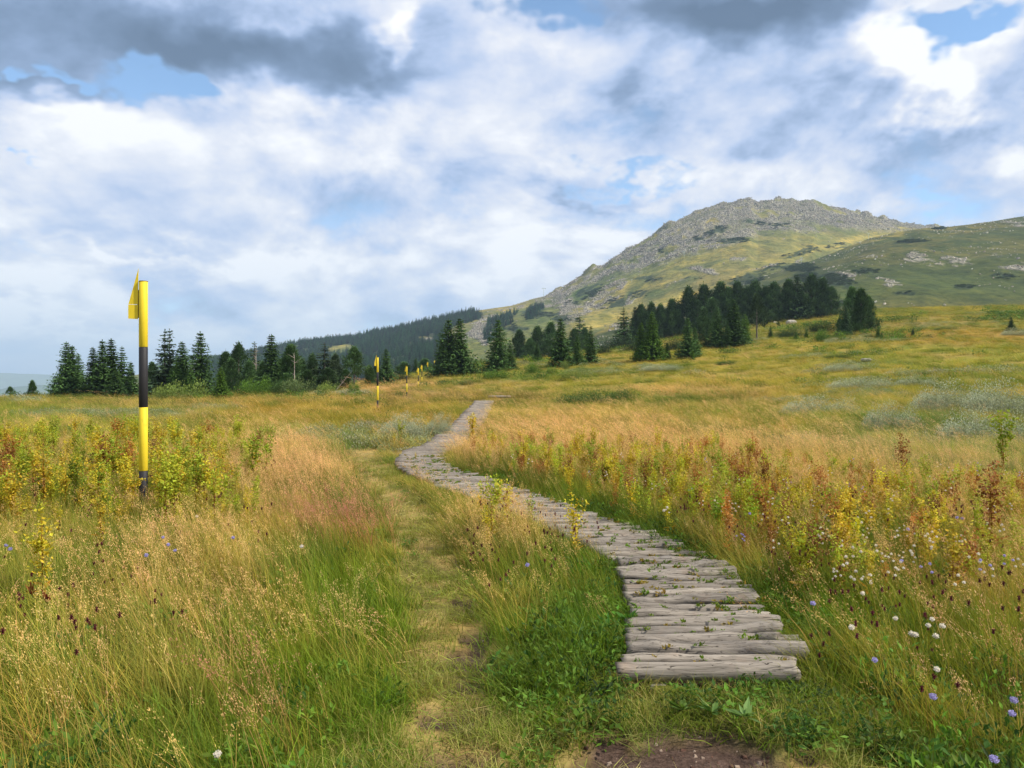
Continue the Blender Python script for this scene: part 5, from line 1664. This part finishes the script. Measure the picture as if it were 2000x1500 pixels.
SW = LIN((172, 178, 152)) * .85
for k, px, base, hw, hh, lab in [
    ('willow', 1860, 806, 70, 44, 'big silvery willow mound at the field side, crest of the scrub'), ('willow', 1965, 815, 75, 52, 'silvery willow mound beside the big one, cut by the frame'), ('willow', 1740, 842, 50, 34, 'grey green willow mound below the yellow grass'), ('willow', 1920, 868, 80, 42, 'broad grey willow mound nearer than the big one'),
    ('willow', 1680, 762, 60, 15, 'low silvery mat on the yellow slope'), ('willow', 1790, 757, 40, 13, 'second low silvery mat on the yellow slope'), ('willow', 1645, 726, 34, 10, 'small grey mat below the isolated clump'), ('willow', 1290, 724, 34, 8, 'thin grey mat below the first front pair'),
    ('willow', 1600, 812, 70, 22, 'grey green mound in straw coloured grass'), ('willow', 690, 866, 46, 30, 'silvery willow mound before the sedge pool'), ('willow', 790, 862, 50, 30, 'silvery willow mound by the boardwalk bend'), ('willow', 625, 862, 30, 22, 'small silvery mound at the end of the willow patch'), ('willow', 860, 852, 28, 22, 'silvery willow mound touching the far boardwalk'),
    ('willow', 1980, 655, 22, 8, 'small silvery mat beside the young spruce')]:
    bush(k, 'grey_willow', px, base, hw, hh, lab, SW, Y=60)

# wooded lower flank and outlying clumps on the mountain
def forest():
    rng = np.random.default_rng(5)
    X, Y, Z, px, py, rock = MT
    W = [(395, 697), (430, 690), (540, 670), (620, 657), (700, 645), (760, 632), (850, 617), (905, 606), (940, 612), (938, 622), (900, 634), (868, 650), (880, 668), (860, 735), (400, 760)]
    m = poly_mask(px + (fbm(X * .02, Y * .02, 3, 61) - .5) * 20, py, W, 5)
    clear = ell(px, py, [(665, 683, 34, 10, -8, 1), (833, 663, 26, 6, 8, 1)])
    m = m * (clear < .5)
    m = np.maximum(m, poly_mask(px, py, [(945, 665), (948, 640), (962, 625), (1000, 612), (1000, 632), (975, 645), (955, 672)], 3))
    m = np.maximum(m, poly_mask(px, py, [(997, 612), (1014, 607), (1012, 614), (998, 618)], 3) * .7)
    m = np.maximum(m, poly_mask(px, py, [(1025, 628), (1028, 612), (1048, 602), (1062, 600), (1050, 614), (1040, 630)], 3))
    m = np.maximum(m, poly_mask(px, py, [(1035, 590), (1052, 588), (1050, 592), (1036, 595)], 3) * .3)
    m = np.maximum(m, ell(px, py, [(1056, 578, 6, 2, 0, 1), (1560, 598, 3, 3, 0, .0)]) * .5)
    area = (Y * np.abs(np.gradient(X, axis=1)) * np.abs(np.gradient(Y, axis=0)) / Y)
    w = (m > .5) * m * area; w[int(X.shape[0] * .835):] = 0
    n = 9500
    i = rng.choice(w.size, n, p=(w / w.sum()).ravel())
    P = np.stack([X.ravel()[i], Y.ravel()[i], Z.ravel()[i] - .4], -1) + rng.normal(0, 1.5, (n, 3)) * (1, 1, 0)
    H = rng.uniform(7, 14, n) * (1 - .35 * rng.random(n))
    for k, (R, lv) in enumerate([(.17, 15), (.20, 14), (.15, 16)]):
        keep('conifer', 'conifer', spruce_crown(380 + k, R=R, levels=lv, dens=.75, sprays=3, mat=M_NEEDLE_I))
    t = np.tile(LIN((52, 82, 48)), (n, 1)) * tint_noise(rng, n, .32).clip(.3, 2)
    scatter('forest', 'conifer', P, np.stack([0 * H, 0 * H, rng.random(n) * 6.28], -1), np.stack([H * 1.55, H * 1.55, H], -1), rng.integers(0, 3, n), t,
            'dark conifer forest covering the lower flank of the mountain', 'forest')


forest()


# dwarf pine mats on the hillsides
def hill_scrub():
    rng = np.random.default_rng(15)
    P = []; S = []
    for G, cnt in ((MT, 900), (SP, 1500)):
        X, Y, Z, px, py, rock = G
        wx = px + (fbm(X * .03, Y * .02, 3, 71) - .5) * 40; wy = py + (fbm(X * .03, Y * .03, 3, 75) - .5) * 10
        w = sstep(ell(wx, wy, DWARF), .4, .6) * Y * np.abs(np.gradient(X, axis=1)) + 1e-9
        w = w * ((px > 900) & (px < 2100)); w[int(X.shape[0] * .83):] = 0
        i = rng.choice(w.size, cnt, p=(w / w.sum()).ravel())
        P.append(np.stack([X.ravel()[i], Y.ravel()[i], Z.ravel()[i] - .2], -1) + rng.normal(0, 2, (cnt, 3)) * (1, 1, 0)); S.append(rng.uniform(1.6, 3.6, cnt) * np.clip(P[-1][:, 1] / 900, .6, 1.6))
    P = np.concatenate(P); S = np.concatenate(S); n = len(S)
    b = bush_crown(390, 260, flat=.5, spiky=.8, leaf=(.12, .22), wid=(.06, .12), mat=M_GRASS)
    keep('scrub', 'scrub', b)
    t = np.tile(LIN((58, 74, 48)), (n, 1)) * tint_noise(rng, n, .14)
    scatter('dwarf_pine_cover', 'scrub', P, np.stack([0 * S, 0 * S, rng.random(n) * 6.28], -1), np.stack([S, S, S * .7], -1), np.zeros(n, int), t, 'dark dwarf pine scrub in mats on the hillsides', 'scrub')


hill_scrub()


# ------------------------------------------------------------------ lift pylons on the skyline, grey boulder
def on_grid(G, px, py):
    X, Y, Z, gx, gy, rock = G
    d = (gx - px) ** 2 + (gy - py) ** 2
    i = int(np.argmin(d)); return X.ravel()[i], Y.ravel()[i], Z.ravel()[i]


M_PYL = simple_mat('pale_green_steel', (.42, .50, .47), .5, .4, .1)
_pm = tube_mesh('mast', .28, -1, 12, M_PYL, 10); _pa = box_mesh('crossarm', -2.6, 2.6, -.2, .2, 11.6, 12.1, M_PYL); _pw = box_mesh('sheave', -.5, .5, -.35, .35, 11.1, 11.6, M_PYL)
for px, base, hpx, G, lab in [
    (1062, 580, 17, MT, 'ski lift pylon where the ridge meets the scree, above small trees'), (1168, 531, 13, MT, 'ski lift pylon partway up the stony skyline'), (1336, 504, 13, MT, 'pale green pylon on grass under the summit crags'),
    (1234, 553, 8, MT, 'small pale pylon beside a dark bush on the slope'), (1565, 514, 13, SP, 'pale pylon at the top of the yellow spur among dwarf pine'), (1696, 468, 13, SP, 'pylon on the yellow shoulder below the skyline'), (1798, 448, 11, SP, 'pylon standing where the two skylines cross'),
    (1606, 404, 8, MT, 'tiny pylon just behind the summit rocks'), (1622, 406, 7, MT, 'tiny pylon down from the summit rocks, the outer one')]:
    x, y, z = on_grid(G, px, base)
    x = at_px(px, y)
    rt = link('lift_pylon', None, loc=(x, y, z)); s = hpx / F * y / 12.1; rt.scale = (s, s, s)
    link('mast', _pm, rt); link('crossarm', _pa, rt)
    for sx in (-2.1, 2.1):
        w_ = link('sheave', _pw, rt); w_.location = (sx, 0, 0)
    tag(rt, lab, 'lift pylon', 'ski lift pylons on the mountain')


def rock_mesh(seed, sub=3):
    import bmesh
    bm = bmesh.new(); bmesh.ops.create_icosphere(bm, subdivisions=sub, radius=1)
    co = np.array([v.co[:] for v in bm.verts])
    s = 1 + .5 * (fbm(co[:, 0] * 1.3 + seed, co[:, 1] * 1.3 + co[:, 2] * .9, 4, seed) - .5)
    for v, k, c in zip(bm.verts, s, co): v.co = Vector(np.sign(c) * np.abs(c) ** .8 * k * (1, .8, .62))
    me = bpy.data.meshes.new('boulder'); bm.to_mesh(me); bm.free()
    set_attr(me, 'tint', 'FLOAT_COLOR', np.tile([*(LIN((176, 170, 158)) * .8), 1], (len(me.vertices), 1)))
    me.materials.append(mat_stone()); return me


for i, (px, base, hw, lab) in enumerate([(1545, 634, 10, 'pale rounded boulder in the grass below the grove'), (1514, 632, 4, 'small pale stone beside the rounded boulder'), (1692, 706, 9, 'weathered flat rock on the yellow slope')]):
    Y = hit(px, base) or 200; x = at_px(px, Y); s = hw / F * Y
    o = link('boulder', rock_mesh(7 + i), loc=(x, Y, gz(x, Y) + s * .3)); o.scale = (s, s, s * (1 if i < 2 else .6))
    tag(o, lab, 'boulder')


# ------------------------------------------------------------------ individual meadow plants
def spire_proto(seed, H=.62, n=150, brown=False):
    """leafy yellowing spire: stem and ascending side shoots set with small oval leaves"""
    rng = np.random.default_rng(seed)
    Q = Quads(); S = Quads()
    blades(S, rng, 3, np.array([[0, 0, -.03], [.006, 0, -.03], [0, .006, -.03]]), H, np.tile([[rng.normal(0, .05), rng.normal(0, .05)]], (3, 1)), .009, 4, (.5, .30, .18), (.8, .7, .4))
    k = 9 if not brown else 7
    for j in range(k):
        t = rng.uniform(.25, .95) if j else 0
        a = rng.random() * 6.283; r = .02 if j == 0 else rng.uniform(.02, .075)
        z0 = H * t * .75; z1 = H * (1.0 if j == 0 else rng.uniform(.65, .98))
        m = int(n / k * (1.6 if j == 0 else .9))
        s = rng.random(m)
        p = np.stack([np.cos(a) * r * (.3 + s) + rng.normal(0, .012, m), np.sin(a) * r * (.3 + s) + rng.normal(0, .012, m), z0 + (z1 - z0) * s], -1)
        if j == 0: p[:, 2] = H * (.28 + .72 * s)
        d = rng.normal(0, .8, (m, 3)) + (0, 0, .55)
        g = (p[:, 2:3] / H)
        c = np.where(rng.random((m, 1)) < g * .8, (1.0, 1.05, .8), (1.02, .88, .6))
        leaves(Q, rng, p, d, rng.uniform(.015, .032, m), rng.uniform(.010, .019, m), c, fold=.12)
    m = 12; a = rng.random(m) * 6.28
    leaves(Q, rng, np.stack([0 * a, 0 * a, rng.uniform(.02, .2, m)], -1), np.stack([np.cos(a), np.sin(a), rng.uniform(0, .8, m)], -1), rng.uniform(.05, .10, m), rng.uniform(.014, .03, m), (.9, .5, .3), fold=.15)
    return S.mesh('stem', M_PLANT), Q.mesh('leaves', M_PLANT)


def burnet_proto(seed):
    rng = np.random.default_rng(seed)
    S = Quads(); hs = []
    n = int(rng.integers(3, 6))
    H = rng.uniform(.38, .56, n); ln = rng.normal(0, .16, (n, 2)) + WIND * .6
    C = blades(S, rng, n, disk(rng, n, .02), H, ln, .0026, 4, (.6, .7, .4), (1.0, .75, .45), 1.4)
    for i in range(n):
        tip = C[i, -1]; m = 30
        heads = Quads(); hs.append(heads)
        pellet(heads, tip, .0062, .011, (.8, .8, .8))
        u = unit(rng.normal(0, 1, (m, 3))); p = tip + u * (.006, .006, .011)
        leaves(heads, rng, p, u, .0075, .008, (1, 1, 1))
    return S.mesh('stem', M_PLANT), [h.mesh('flower_head', M_PLANT) for h in hs]


def button_proto(seed, heads_n=1, r=.013):
    rng = np.random.default_rng(seed)
    S = Quads(); hs = []
    H = rng.uniform(.40, .46, heads_n); H[0] = .45
    ln = rng.normal(0, .08, (heads_n, 2)); ln[0] = 0
    C = blades(S, rng, heads_n, disk(rng, heads_n, .01), H, ln, .003, 4, (.6, .8, .4), (.8, .95, .5), 1.4)
    for i in range(heads_n):
        tip = C[i, -1]; m = 70
        Hd = Quads(); hs.append(Hd)
        pellet(Hd, tip, r * .8, r * .62, (.82, .82, .86))
        u = unit(rng.normal(0, 1, (m, 3))); u[:, 2] = u[:, 2] * .8 + .15
        leaves(Hd, rng, tip + u * r * .75, u + rng.normal(0, .3, (m, 3)), r * .55, r * .5, (1, 1, 1))
    return S.mesh('stem', M_PLANT), [h.mesh('flower_head', M_PLANT) for h in hs]


def plant(pair, name, x, y, label, group, cat, c_stem, c_top, s=1.0, part='leaves', sz=None, rot=None):
    rt = link(name, None, loc=(float(x), float(y), gz(x, y)))
    rt.scale = (s, s, sz or s); rt.rotation_euler = (0, 0, _treerng.random() * 6.28 if rot is None else rot)
    a = link('stem', pair[0], rt); a.color = (*[float(c) for c in c_stem], 1)
    for me in (pair[1] if isinstance(pair[1], list) else [pair[1]]):
        b = link(part, me, rt); b.color = (*[float(c) for c in c_top], 1)
    tag(rt, label, cat, group)
    return rt


SPIRES = [spire_proto(600 + k, H=.62, n=[420, 560, 360, 500][k]) for k in range(4)]
BURN = [burnet_proto(620 + k) for k in range(6)]
BUT = [button_proto(640, 1, .0125), button_proto(641, 1, .011), button_proto(642, 3, .0085)]
YC = [LIN((188, 176, 58)), LIN((160, 168, 56)), LIN((186, 166, 60)), LIN((144, 160, 58))]
RC = [LIN((170, 118, 66)), LIN((140, 96, 60))]
rg = np.random.default_rng(42)
_used = {}


def where(px, bands):
    for lim, w in bands:
        if px < lim: return w
    return bands[-1][1]


def place_words(px, Y, bands, rows):
    return where(px, bands) + ', ' + where(Y, rows)


def uniq(lab, extra):
    """add further looks until the label is taken by nothing else"""
    for e in [''] + extra:
        l = lab + e
        if l not in _used:
            _used[l] = 1; return l
    return lab + extra[-1]


LOOK = [', closed', ', nodding', ', double', ', smallest', ', shorter', ', fuller', ', bushier', ', slimmer', ', leaning', ', lower', ', taller', ', paler', ', partly hidden']
B_LEFT = [(-20, 'beyond the frame edge'), (60, 'at the frame edge'), (130, 'by the nearest spire'), (200, 'halfway to the big pole'), (262, 'just before the big pole'), (340, 'just past the big pole'), (430, 'among the burnets'), (9999, 'where tan grass takes over')]
B_RIGHT = [(1000, 'by the boardwalk bend'), (1080, 'by the straight deck'), (1160, 'above the thin leaning spire'), (1250, 'above the turf edge'), (1340, 'below the juniper mat'), (1450, 'by the dark dried spire'), (1560, 'below the willow mounds'), (1680, 'by the ochre spires'), (1800, 'by the violet flower pair'), (1900, 'under the green spire'), (9999, 'at the field rim')]
B_MID = [(960, 'beside the foot path'), (1010, 'below the open topped spire'), (1060, 'midway to the deck'), (1120, 'close to the deck'), (9999, 'touching the deck logs')]
R_L = [(9, 'nearest row'), (11, 'second row'), (13.5, 'middle row'), (15.5, 'fourth row'), (999, 'last row')]
R_R = [(4, 'very near'), (5.5, 'near'), (7.5, 'in mid growth'), (9.5, 'further back'), (12, 'in the band'), (999, 'at the back of the band')]
CN = ['yellow', 'yellow green', 'ochre', 'fresh green']; RN = ['rusty', 'brown']


def spire_at(px, top, Y, lab, ci, s=None, brown=False, grp='tall yellowing leafy spires in the meadow', wide=1.25):
    x = at_px(px, Y); H = EYE + (CY - top) / F * Y - gz(x, Y)
    c = (RC if brown else YC)[ci % (2 if brown else 4)] * rg.uniform(.85, 1.1)
    r = plant(SPIRES[int(rg.integers(4))], 'leafy_spire', x, Y, lab, grp, 'plant', LIN((150, 110, 50)), c, s=H / .62)
    r.scale = (H / .62 * wide, H / .62 * wide, H / .62)


for px, top, Y, ci, br, lab in [
    (84, 985, 5.2, 0, False, 'tall narrow yellow spire standing nearest, with red brown dock leaves at its foot'), (960, 928, 7.2, 1, False, 'yellow green spire with open top at the near edge of the boardwalk'), (953, 985, 7.0, 0, False, 'shorter dense yellow spire beside the open topped one at the boardwalk'),
    (1124, 962, 6.6, 0, False, 'thin yellow spire leaning over the boardwalk with dark heads below'), (812, 882, 14.6, 2, False, 'small orange spire standing by the boardwalk bend'), (783, 820, 18.0, 1, False, 'yellow spire in the willow patch beyond the bend'), (770, 842, 17.5, 0, False, 'small yellow spire beside the one in the willow patch'),
    (922, 806, 17.0, 2, False, 'orange spire rising in front of the far boardwalk'), (1960, 800, 11.5, 3, False, 'green spire against the silvery willow mound'), (1475, 858, 11.5, 0, True, 'dark brown dried spire in tan grass'), (1762, 845, 11.0, 1, True, 'brown dried spire before the willow scrub'),
    (200, 880, 8.6, 3, False, 'dense yellow green spire between the big pole and the nearest one'), (330, 880, 8.2, 1, False, 'bushy yellow spire just beyond the big pole'), (384, 868, 8.6, 3, False, 'green topped spire second beyond the big pole'), (195, 960, 6.9, 2, False, 'orange rust spire low beside the big pole'), (420, 915, 8.0, 1, False, 'yellow spire among dark burnet heads'),
    (1655, 940, 6.6, 2, False, 'orange yellow spire among the flowers beyond the log deck'), (1815, 955, 6.2, 0, False, 'yellow spire near the violet flowers'), (1860, 1010, 5.3, 2, False, 'ochre spire in the near flower growth'), (1935, 900, 6.5, 1, True, 'tall brown spire at the field side near the frame edge'),
]:
    spire_at(px, top, Y, lab, ci, brown=br)
for k in range(135):
    Y = rg.uniform(7.6, 17.5); px = rg.uniform(-120, 530 if Y > 10.5 else 400)
    if 262 < px < 300 and Y < 9.2: continue
    top = CY + (EYE - rg.uniform(.58, .88)) / Y * F
    ci = int(rg.integers(4)); br = rg.random() < .07
    spire_at(px, top, Y, uniq((RN[ci % 2] if br else CN[ci]) + ' leafy spire ' + place_words(px, Y, B_LEFT, R_L), LOOK), ci, brown=br, grp='dense stand of yellow spires around the big pole')
for k in range(95):
    Y = rg.uniform(8.8, 15.0); px = rg.uniform(985, 1560) - (Y - 9) * 22
    x = at_px(px, Y)
    if in_walk(np.array([x]), np.array([Y]), .35)[0]: continue
    top = CY + (EYE - rg.uniform(.48, .74)) / Y * F
    ci = int(rg.integers(4)); br = rg.random() < .3
    spire_at(px, top, Y, uniq((RN[ci % 2] if br else CN[ci]) + ' leafy spire ' + place_words(px, Y, B_RIGHT, R_R), LOOK), ci, brown=br, grp='band of yellow and rusty spires beyond the boardwalk', wide=1.0)
for k in range(46):
    Y = rg.uniform(5.2, 10.5); px = rg.uniform(1420, 2060)
    x = at_px(px, Y)
    if in_walk(np.array([x]), np.array([Y]), .35)[0]: continue
    top = CY + (EYE - rg.uniform(.38, .6)) / Y * F
    ci = int(rg.integers(4)); br = rg.random() < .5
    spire_at(px, top, Y, uniq((RN[ci % 2] if br else CN[ci]) + ' loose spire ' + place_words(px, Y, B_RIGHT, R_R), LOOK), ci, brown=br, grp='loose spires in the flower rich growth', wide=.9)

# the smaller spires filling the stands
for k in range(3):
    s_, l_ = spire_proto(700 + k, n=[260, 340, 220][k])
    Qm = l_; Qm.materials.clear(); Qm.materials.append(M_GRASS)
    keep('spire', 'spire', Qm)
_r = np.random.default_rng(66)
_n = 1100
_X, _Y = [], []
while len(_X) < _n:
    Y = _r.uniform(7.5, 18)
    px = _r.uniform(-120, 500) if _r.random() < .32 else _r.uniform(930, 2050)
    if px > 700 and Y > 9 + 8 * (1 - (px - 930) / 1100): continue
    if px > 1350 and _r.random() < .5: Y = _r.uniform(5.2, 9)
    x = at_px(px, Y)
    if in_walk(np.array([x]), np.array([Y]), .3)[0] or (262 < px < 300 and Y < 9.3): continue
    _X.append(x); _Y.append(Y)
_X = np.array(_X); _Y = np.array(_Y); _s = _r.uniform(.55, 1.0, _n)
_c = np.array([YC[i] if q > .25 or x < 0 else RC[i % 2] for i, q, x in zip(_r.integers(0, 4, _n), _r.random(_n), _X)]) * tint_noise(_r, _n, .12)
scatter('spire_undergrowth', 'spire', np.stack([_X, _Y, meadow_z(_X, _Y)], -1), np.stack([_r.normal(0, .08, _n), _r.normal(-.05, .08, _n), _r.random(_n) * 6.28], -1), np.stack([_s * 1.2, _s * 1.2, _s], -1),
        _r.integers(0, 3, _n), _c, 'smaller yellowing spires massed between the taller ones', 'plants')

DARKRED = LIN((84, 30, 40)); STEM = LIN((140, 132, 60))
nb = 0
for cnt, (x0, x1, y0, y1), lab in [(34, (60, 540, 6.0, 12), 'dark burnet heads on thin stems among the yellow spires'), (24, (930, 1180, 4.4, 8.0), 'dark burnet heads leaning over the near edge of the boardwalk'),
                                   (20, (1540, 2000, 2.9, 4.8), 'wine red burnet heads over dark green herbs by the log deck'), (48, (1250, 2000, 5.2, 10.0), 'dark burnet heads scattered in the flower rich growth'), (12, (0, 350, 3.4, 5.5), 'wine red burnet heads low in the near grass')]:
    for k in range(cnt):
        Y = rg.uniform(y0, y1); px = rg.uniform(x0, x1); x = at_px(px, Y)
        if in_walk(np.array([x]), np.array([Y]), .12)[0] or path_mask(np.array([x]), np.array([Y]))[0] > .5: continue
        bi = int(rg.integers(6))
        l2 = uniq('burnet with %s dark heads ' % ['no', 'one', 'two', 'three', 'four', 'five'][len(BURN[bi][1])] + place_words(px, Y, B_LEFT if px < 700 else B_MID if px < 1200 else B_RIGHT, R_L if px < 700 else R_R), LOOK)
        plant(BURN[bi], 'burnet_plant', x, Y, l2, lab, 'flower', STEM, DARKRED * rg.uniform(.8, 1.5), s=rg.uniform(.7, 1.0), part='flower_head', rot=rg.normal(0, .5))
VIO = LIN((176, 168, 222)); WHI = LIN((232, 224, 214))


def button(px, py, ci, lab, grp, H=.45, k=None):
    Y = (EYE - H) * F / (py - CY); x = at_px(px, Y)
    c = VIO if ci == 'v' else WHI
    plant(BUT[int(rg.integers(2)) if k is None else k], 'scabious_flower' if ci == 'v' else 'white_flower', x, Y, lab, grp, 'flower', STEM * .9, c * rg.uniform(.85, 1.0), s=H / .45, part='flower_head')


for px, py, lab in [(1775, 1030, 'violet button flower beside a yellow spire'), (1868, 1004, 'violet button flower, one of two side by side'), (1880, 1006, 'violet button flower, other of the two side by side'), (1760, 1091, 'single violet button flower in mid growth'), (1590, 1172, 'violet button flower level with the middle logs'),
                    (1708, 1281, 'violet button flower above the wine red heads'), (1826, 1360, 'pale violet button flower in dark herbs'), (1984, 1361, 'large violet button flower at the field edge'), (1946, 1475, 'large violet button flower nearest of all'), (1978, 1388, 'small violet flower below the large one'),
                    (327, 1055, 'lilac flower just below the big pole foot'), (318, 1043, 'lilac flower touching the pole foot grass'), (341, 1066, 'lilac flower outermost below the pole'), (284, 1079, 'lilac flower straight under the pole'), (455, 1046, 'lone lilac flower in tan grass'), (12, 1060, 'lilac flower at the far rim of the near grass'), (18, 1066, 'lilac flower doubled behind the rim one'),
                    (1029, 1097, 'lilac flower between foot path and boardwalk'), (1465, 1000, 'violet flower head in the flower rich band'), (1545, 940, 'small violet head beyond the flower band')]:
    button(px, py, 'v', lab, 'violet button flowers in the meadow')
for px, py, lab in [(1686, 1157, 'round white flower head, brightest near the middle logs'), (1748, 1200, 'white flower head beside a bent straw'), (1661, 1221, 'white flower head nearest the log ends'), (1789, 1231, 'white flower, first of the loose white cluster'), (1812, 1213, 'white flower, topmost of the loose white cluster'), (1820, 1202, 'white flower behind the topmost of the cluster'),
                    (1843, 1213, 'white flower, outer one of the loose cluster'), (1828, 1232, 'white flower, lowest of the loose cluster'), (1780, 1229, 'white bud beside the first of the cluster'), (1303, 987, 'white flower, upper of the pair by the boardwalk turf'), (1296, 993, 'white flower, lower of the pair by the boardwalk turf'), (1830, 1298, 'cream flower head over the wine red heads'), (384, 1005, 'tiny white flower right of the pole foot'), (590, 1065, 'tiny white flower in near green grass'), (423, 1457, 'white flower low in the nearest grass')]:
    button(px, py, 'w', lab, 'white button flowers in the meadow')
for k in range(190):
    px = rg.uniform(960, 2000); py = rg.uniform(880, 1120)
    if px < 1220 and py > 950: continue
    H = rg.uniform(.35, .5); Y = (EYE - H) * F / (py - CY); x = at_px(px, Y)
    if in_walk(np.array([x]), np.array([Y]), .15)[0]: continue
    ci = 'w' if rg.random() < .85 else 'v'
    button(px, py, ci, uniq(('white' if ci == 'w' else 'lilac') + ' small flower sprig ' + place_words(px, Y, B_RIGHT, R_R), LOOK), 'pale flowers scattered beyond the boardwalk', H, k=2)
# broad dock leaves by the first log
def dock(seed):
    rng = np.random.default_rng(seed); Q = Quads(); n = 15
    a = np.linspace(0, 6.28, n, endpoint=False) + rng.normal(0, .3, n)
    leaves(Q, rng, np.zeros((n, 3)) + (0, 0, .01), np.stack([np.cos(a), np.sin(a), rng.uniform(.05, .9, n)], -1), rng.uniform(.04, .12, n), rng.uniform(.018, .034, n), rng.uniform(.7, 1.15, (n, 1)) * np.ones((n, 3)), fold=.16)
    return Q.mesh('leaves', M_PLANT)


for i, (px, py, lab, c) in enumerate([(1335, 1395, 'broad dock leaves on the ground before the first log', LIN((92, 120, 52))), (1390, 1400, 'long dock leaves trailing towards the worn soil', LIN((80, 110, 50))), (1225, 1230, 'broad leaves at the open end of the log deck', LIN((70, 112, 40))), (1455, 1425, 'single dock rosette near the soil patch', LIN((110, 140, 76))), (1185, 1245, 'dark broad leaves just before the log ends', LIN((60, 104, 36)))]):
    Y = EYE * F / (py - CY); x = at_px(px, Y)
    rt = link('dock_plant', dock(i), loc=(x, Y, gz(x, Y) + (.05 if i > 1 else .02))); rt.color = (*[float(v) for v in c], 1)
    tag(rt, lab, 'plant', 'broad leaved dock plants')
# red brown withered dock at the foot of the nearest spire
for px, Y, lab in [(62, 4.9, 'withered red brown dock leaf clump at the foot of the nearest spire'), (92, 4.7, 'second withered red clump lower at the nearest spire')]:
    x = at_px(px, Y); rt = link('withered_dock', dock(30 + int(px)), loc=(x, Y, gz(x, Y) + .22)); rt.scale = (.45, .45, 1.5); rt.color = (*[float(v) for v in LIN((120, 62, 38))], 1)
    tag(rt, lab, 'plant')


def clods():
    rng = np.random.default_rng(88)
    X = rng.uniform(-.6, 1.4, 9000); Y = rng.uniform(2.9, 5.4, 9000)
    k = rng.random(9000) < soil_mask(X, Y) * .30
    X, Y = X[k], Y[k]; n = len(X)
    base = np.array([(-1, -1, -.7), (1, -1, -.7), (1, 1, -.7), (-1, 1, -.7), (-.6, -.7, .7), (.7, -.6, .6), (.6, .6, .8), (-.7, .6, .6)]) * .5
    fq = np.array([(0, 1, 5, 4), (1, 2, 6, 5), (2, 3, 7, 6), (3, 0, 4, 7), (4, 5, 6, 7)])
    s = .004 + .020 * rng.random(n) ** 4
    v = (base[None] + rng.normal(0, .14, (n, 8, 3))) * s[:, None, None] * (1, .9, .7) + np.stack([X, Y, meadow_z(X, Y) - .045 * soil_mask(X, Y) - .02 * path_mask(X, Y) + s * .2], -1)[:, None]
    me = bpy.data.meshes.new('soil_crumbs'); f = (fq[None] + (np.arange(n) * 8)[:, None, None]).reshape(-1, 4)
    me.from_pydata(v.reshape(-1, 3).tolist(), [], f.tolist())
    c = np.where(rng.random((n, 1)) < .8, LIN((92, 68, 58)), LIN((150, 132, 118))) * (.6 + .6 * rng.random((n, 1)))
    set_attr(me, 'tint', 'FLOAT_COLOR', col4(np.repeat(c, 8, 0)))
    me.materials.append(mat_stone())
    tag(link('soil_crumbs', me), 'brown soil crumbs and pebbles on the worn patch', 'soil', kind='stuff')


clods()
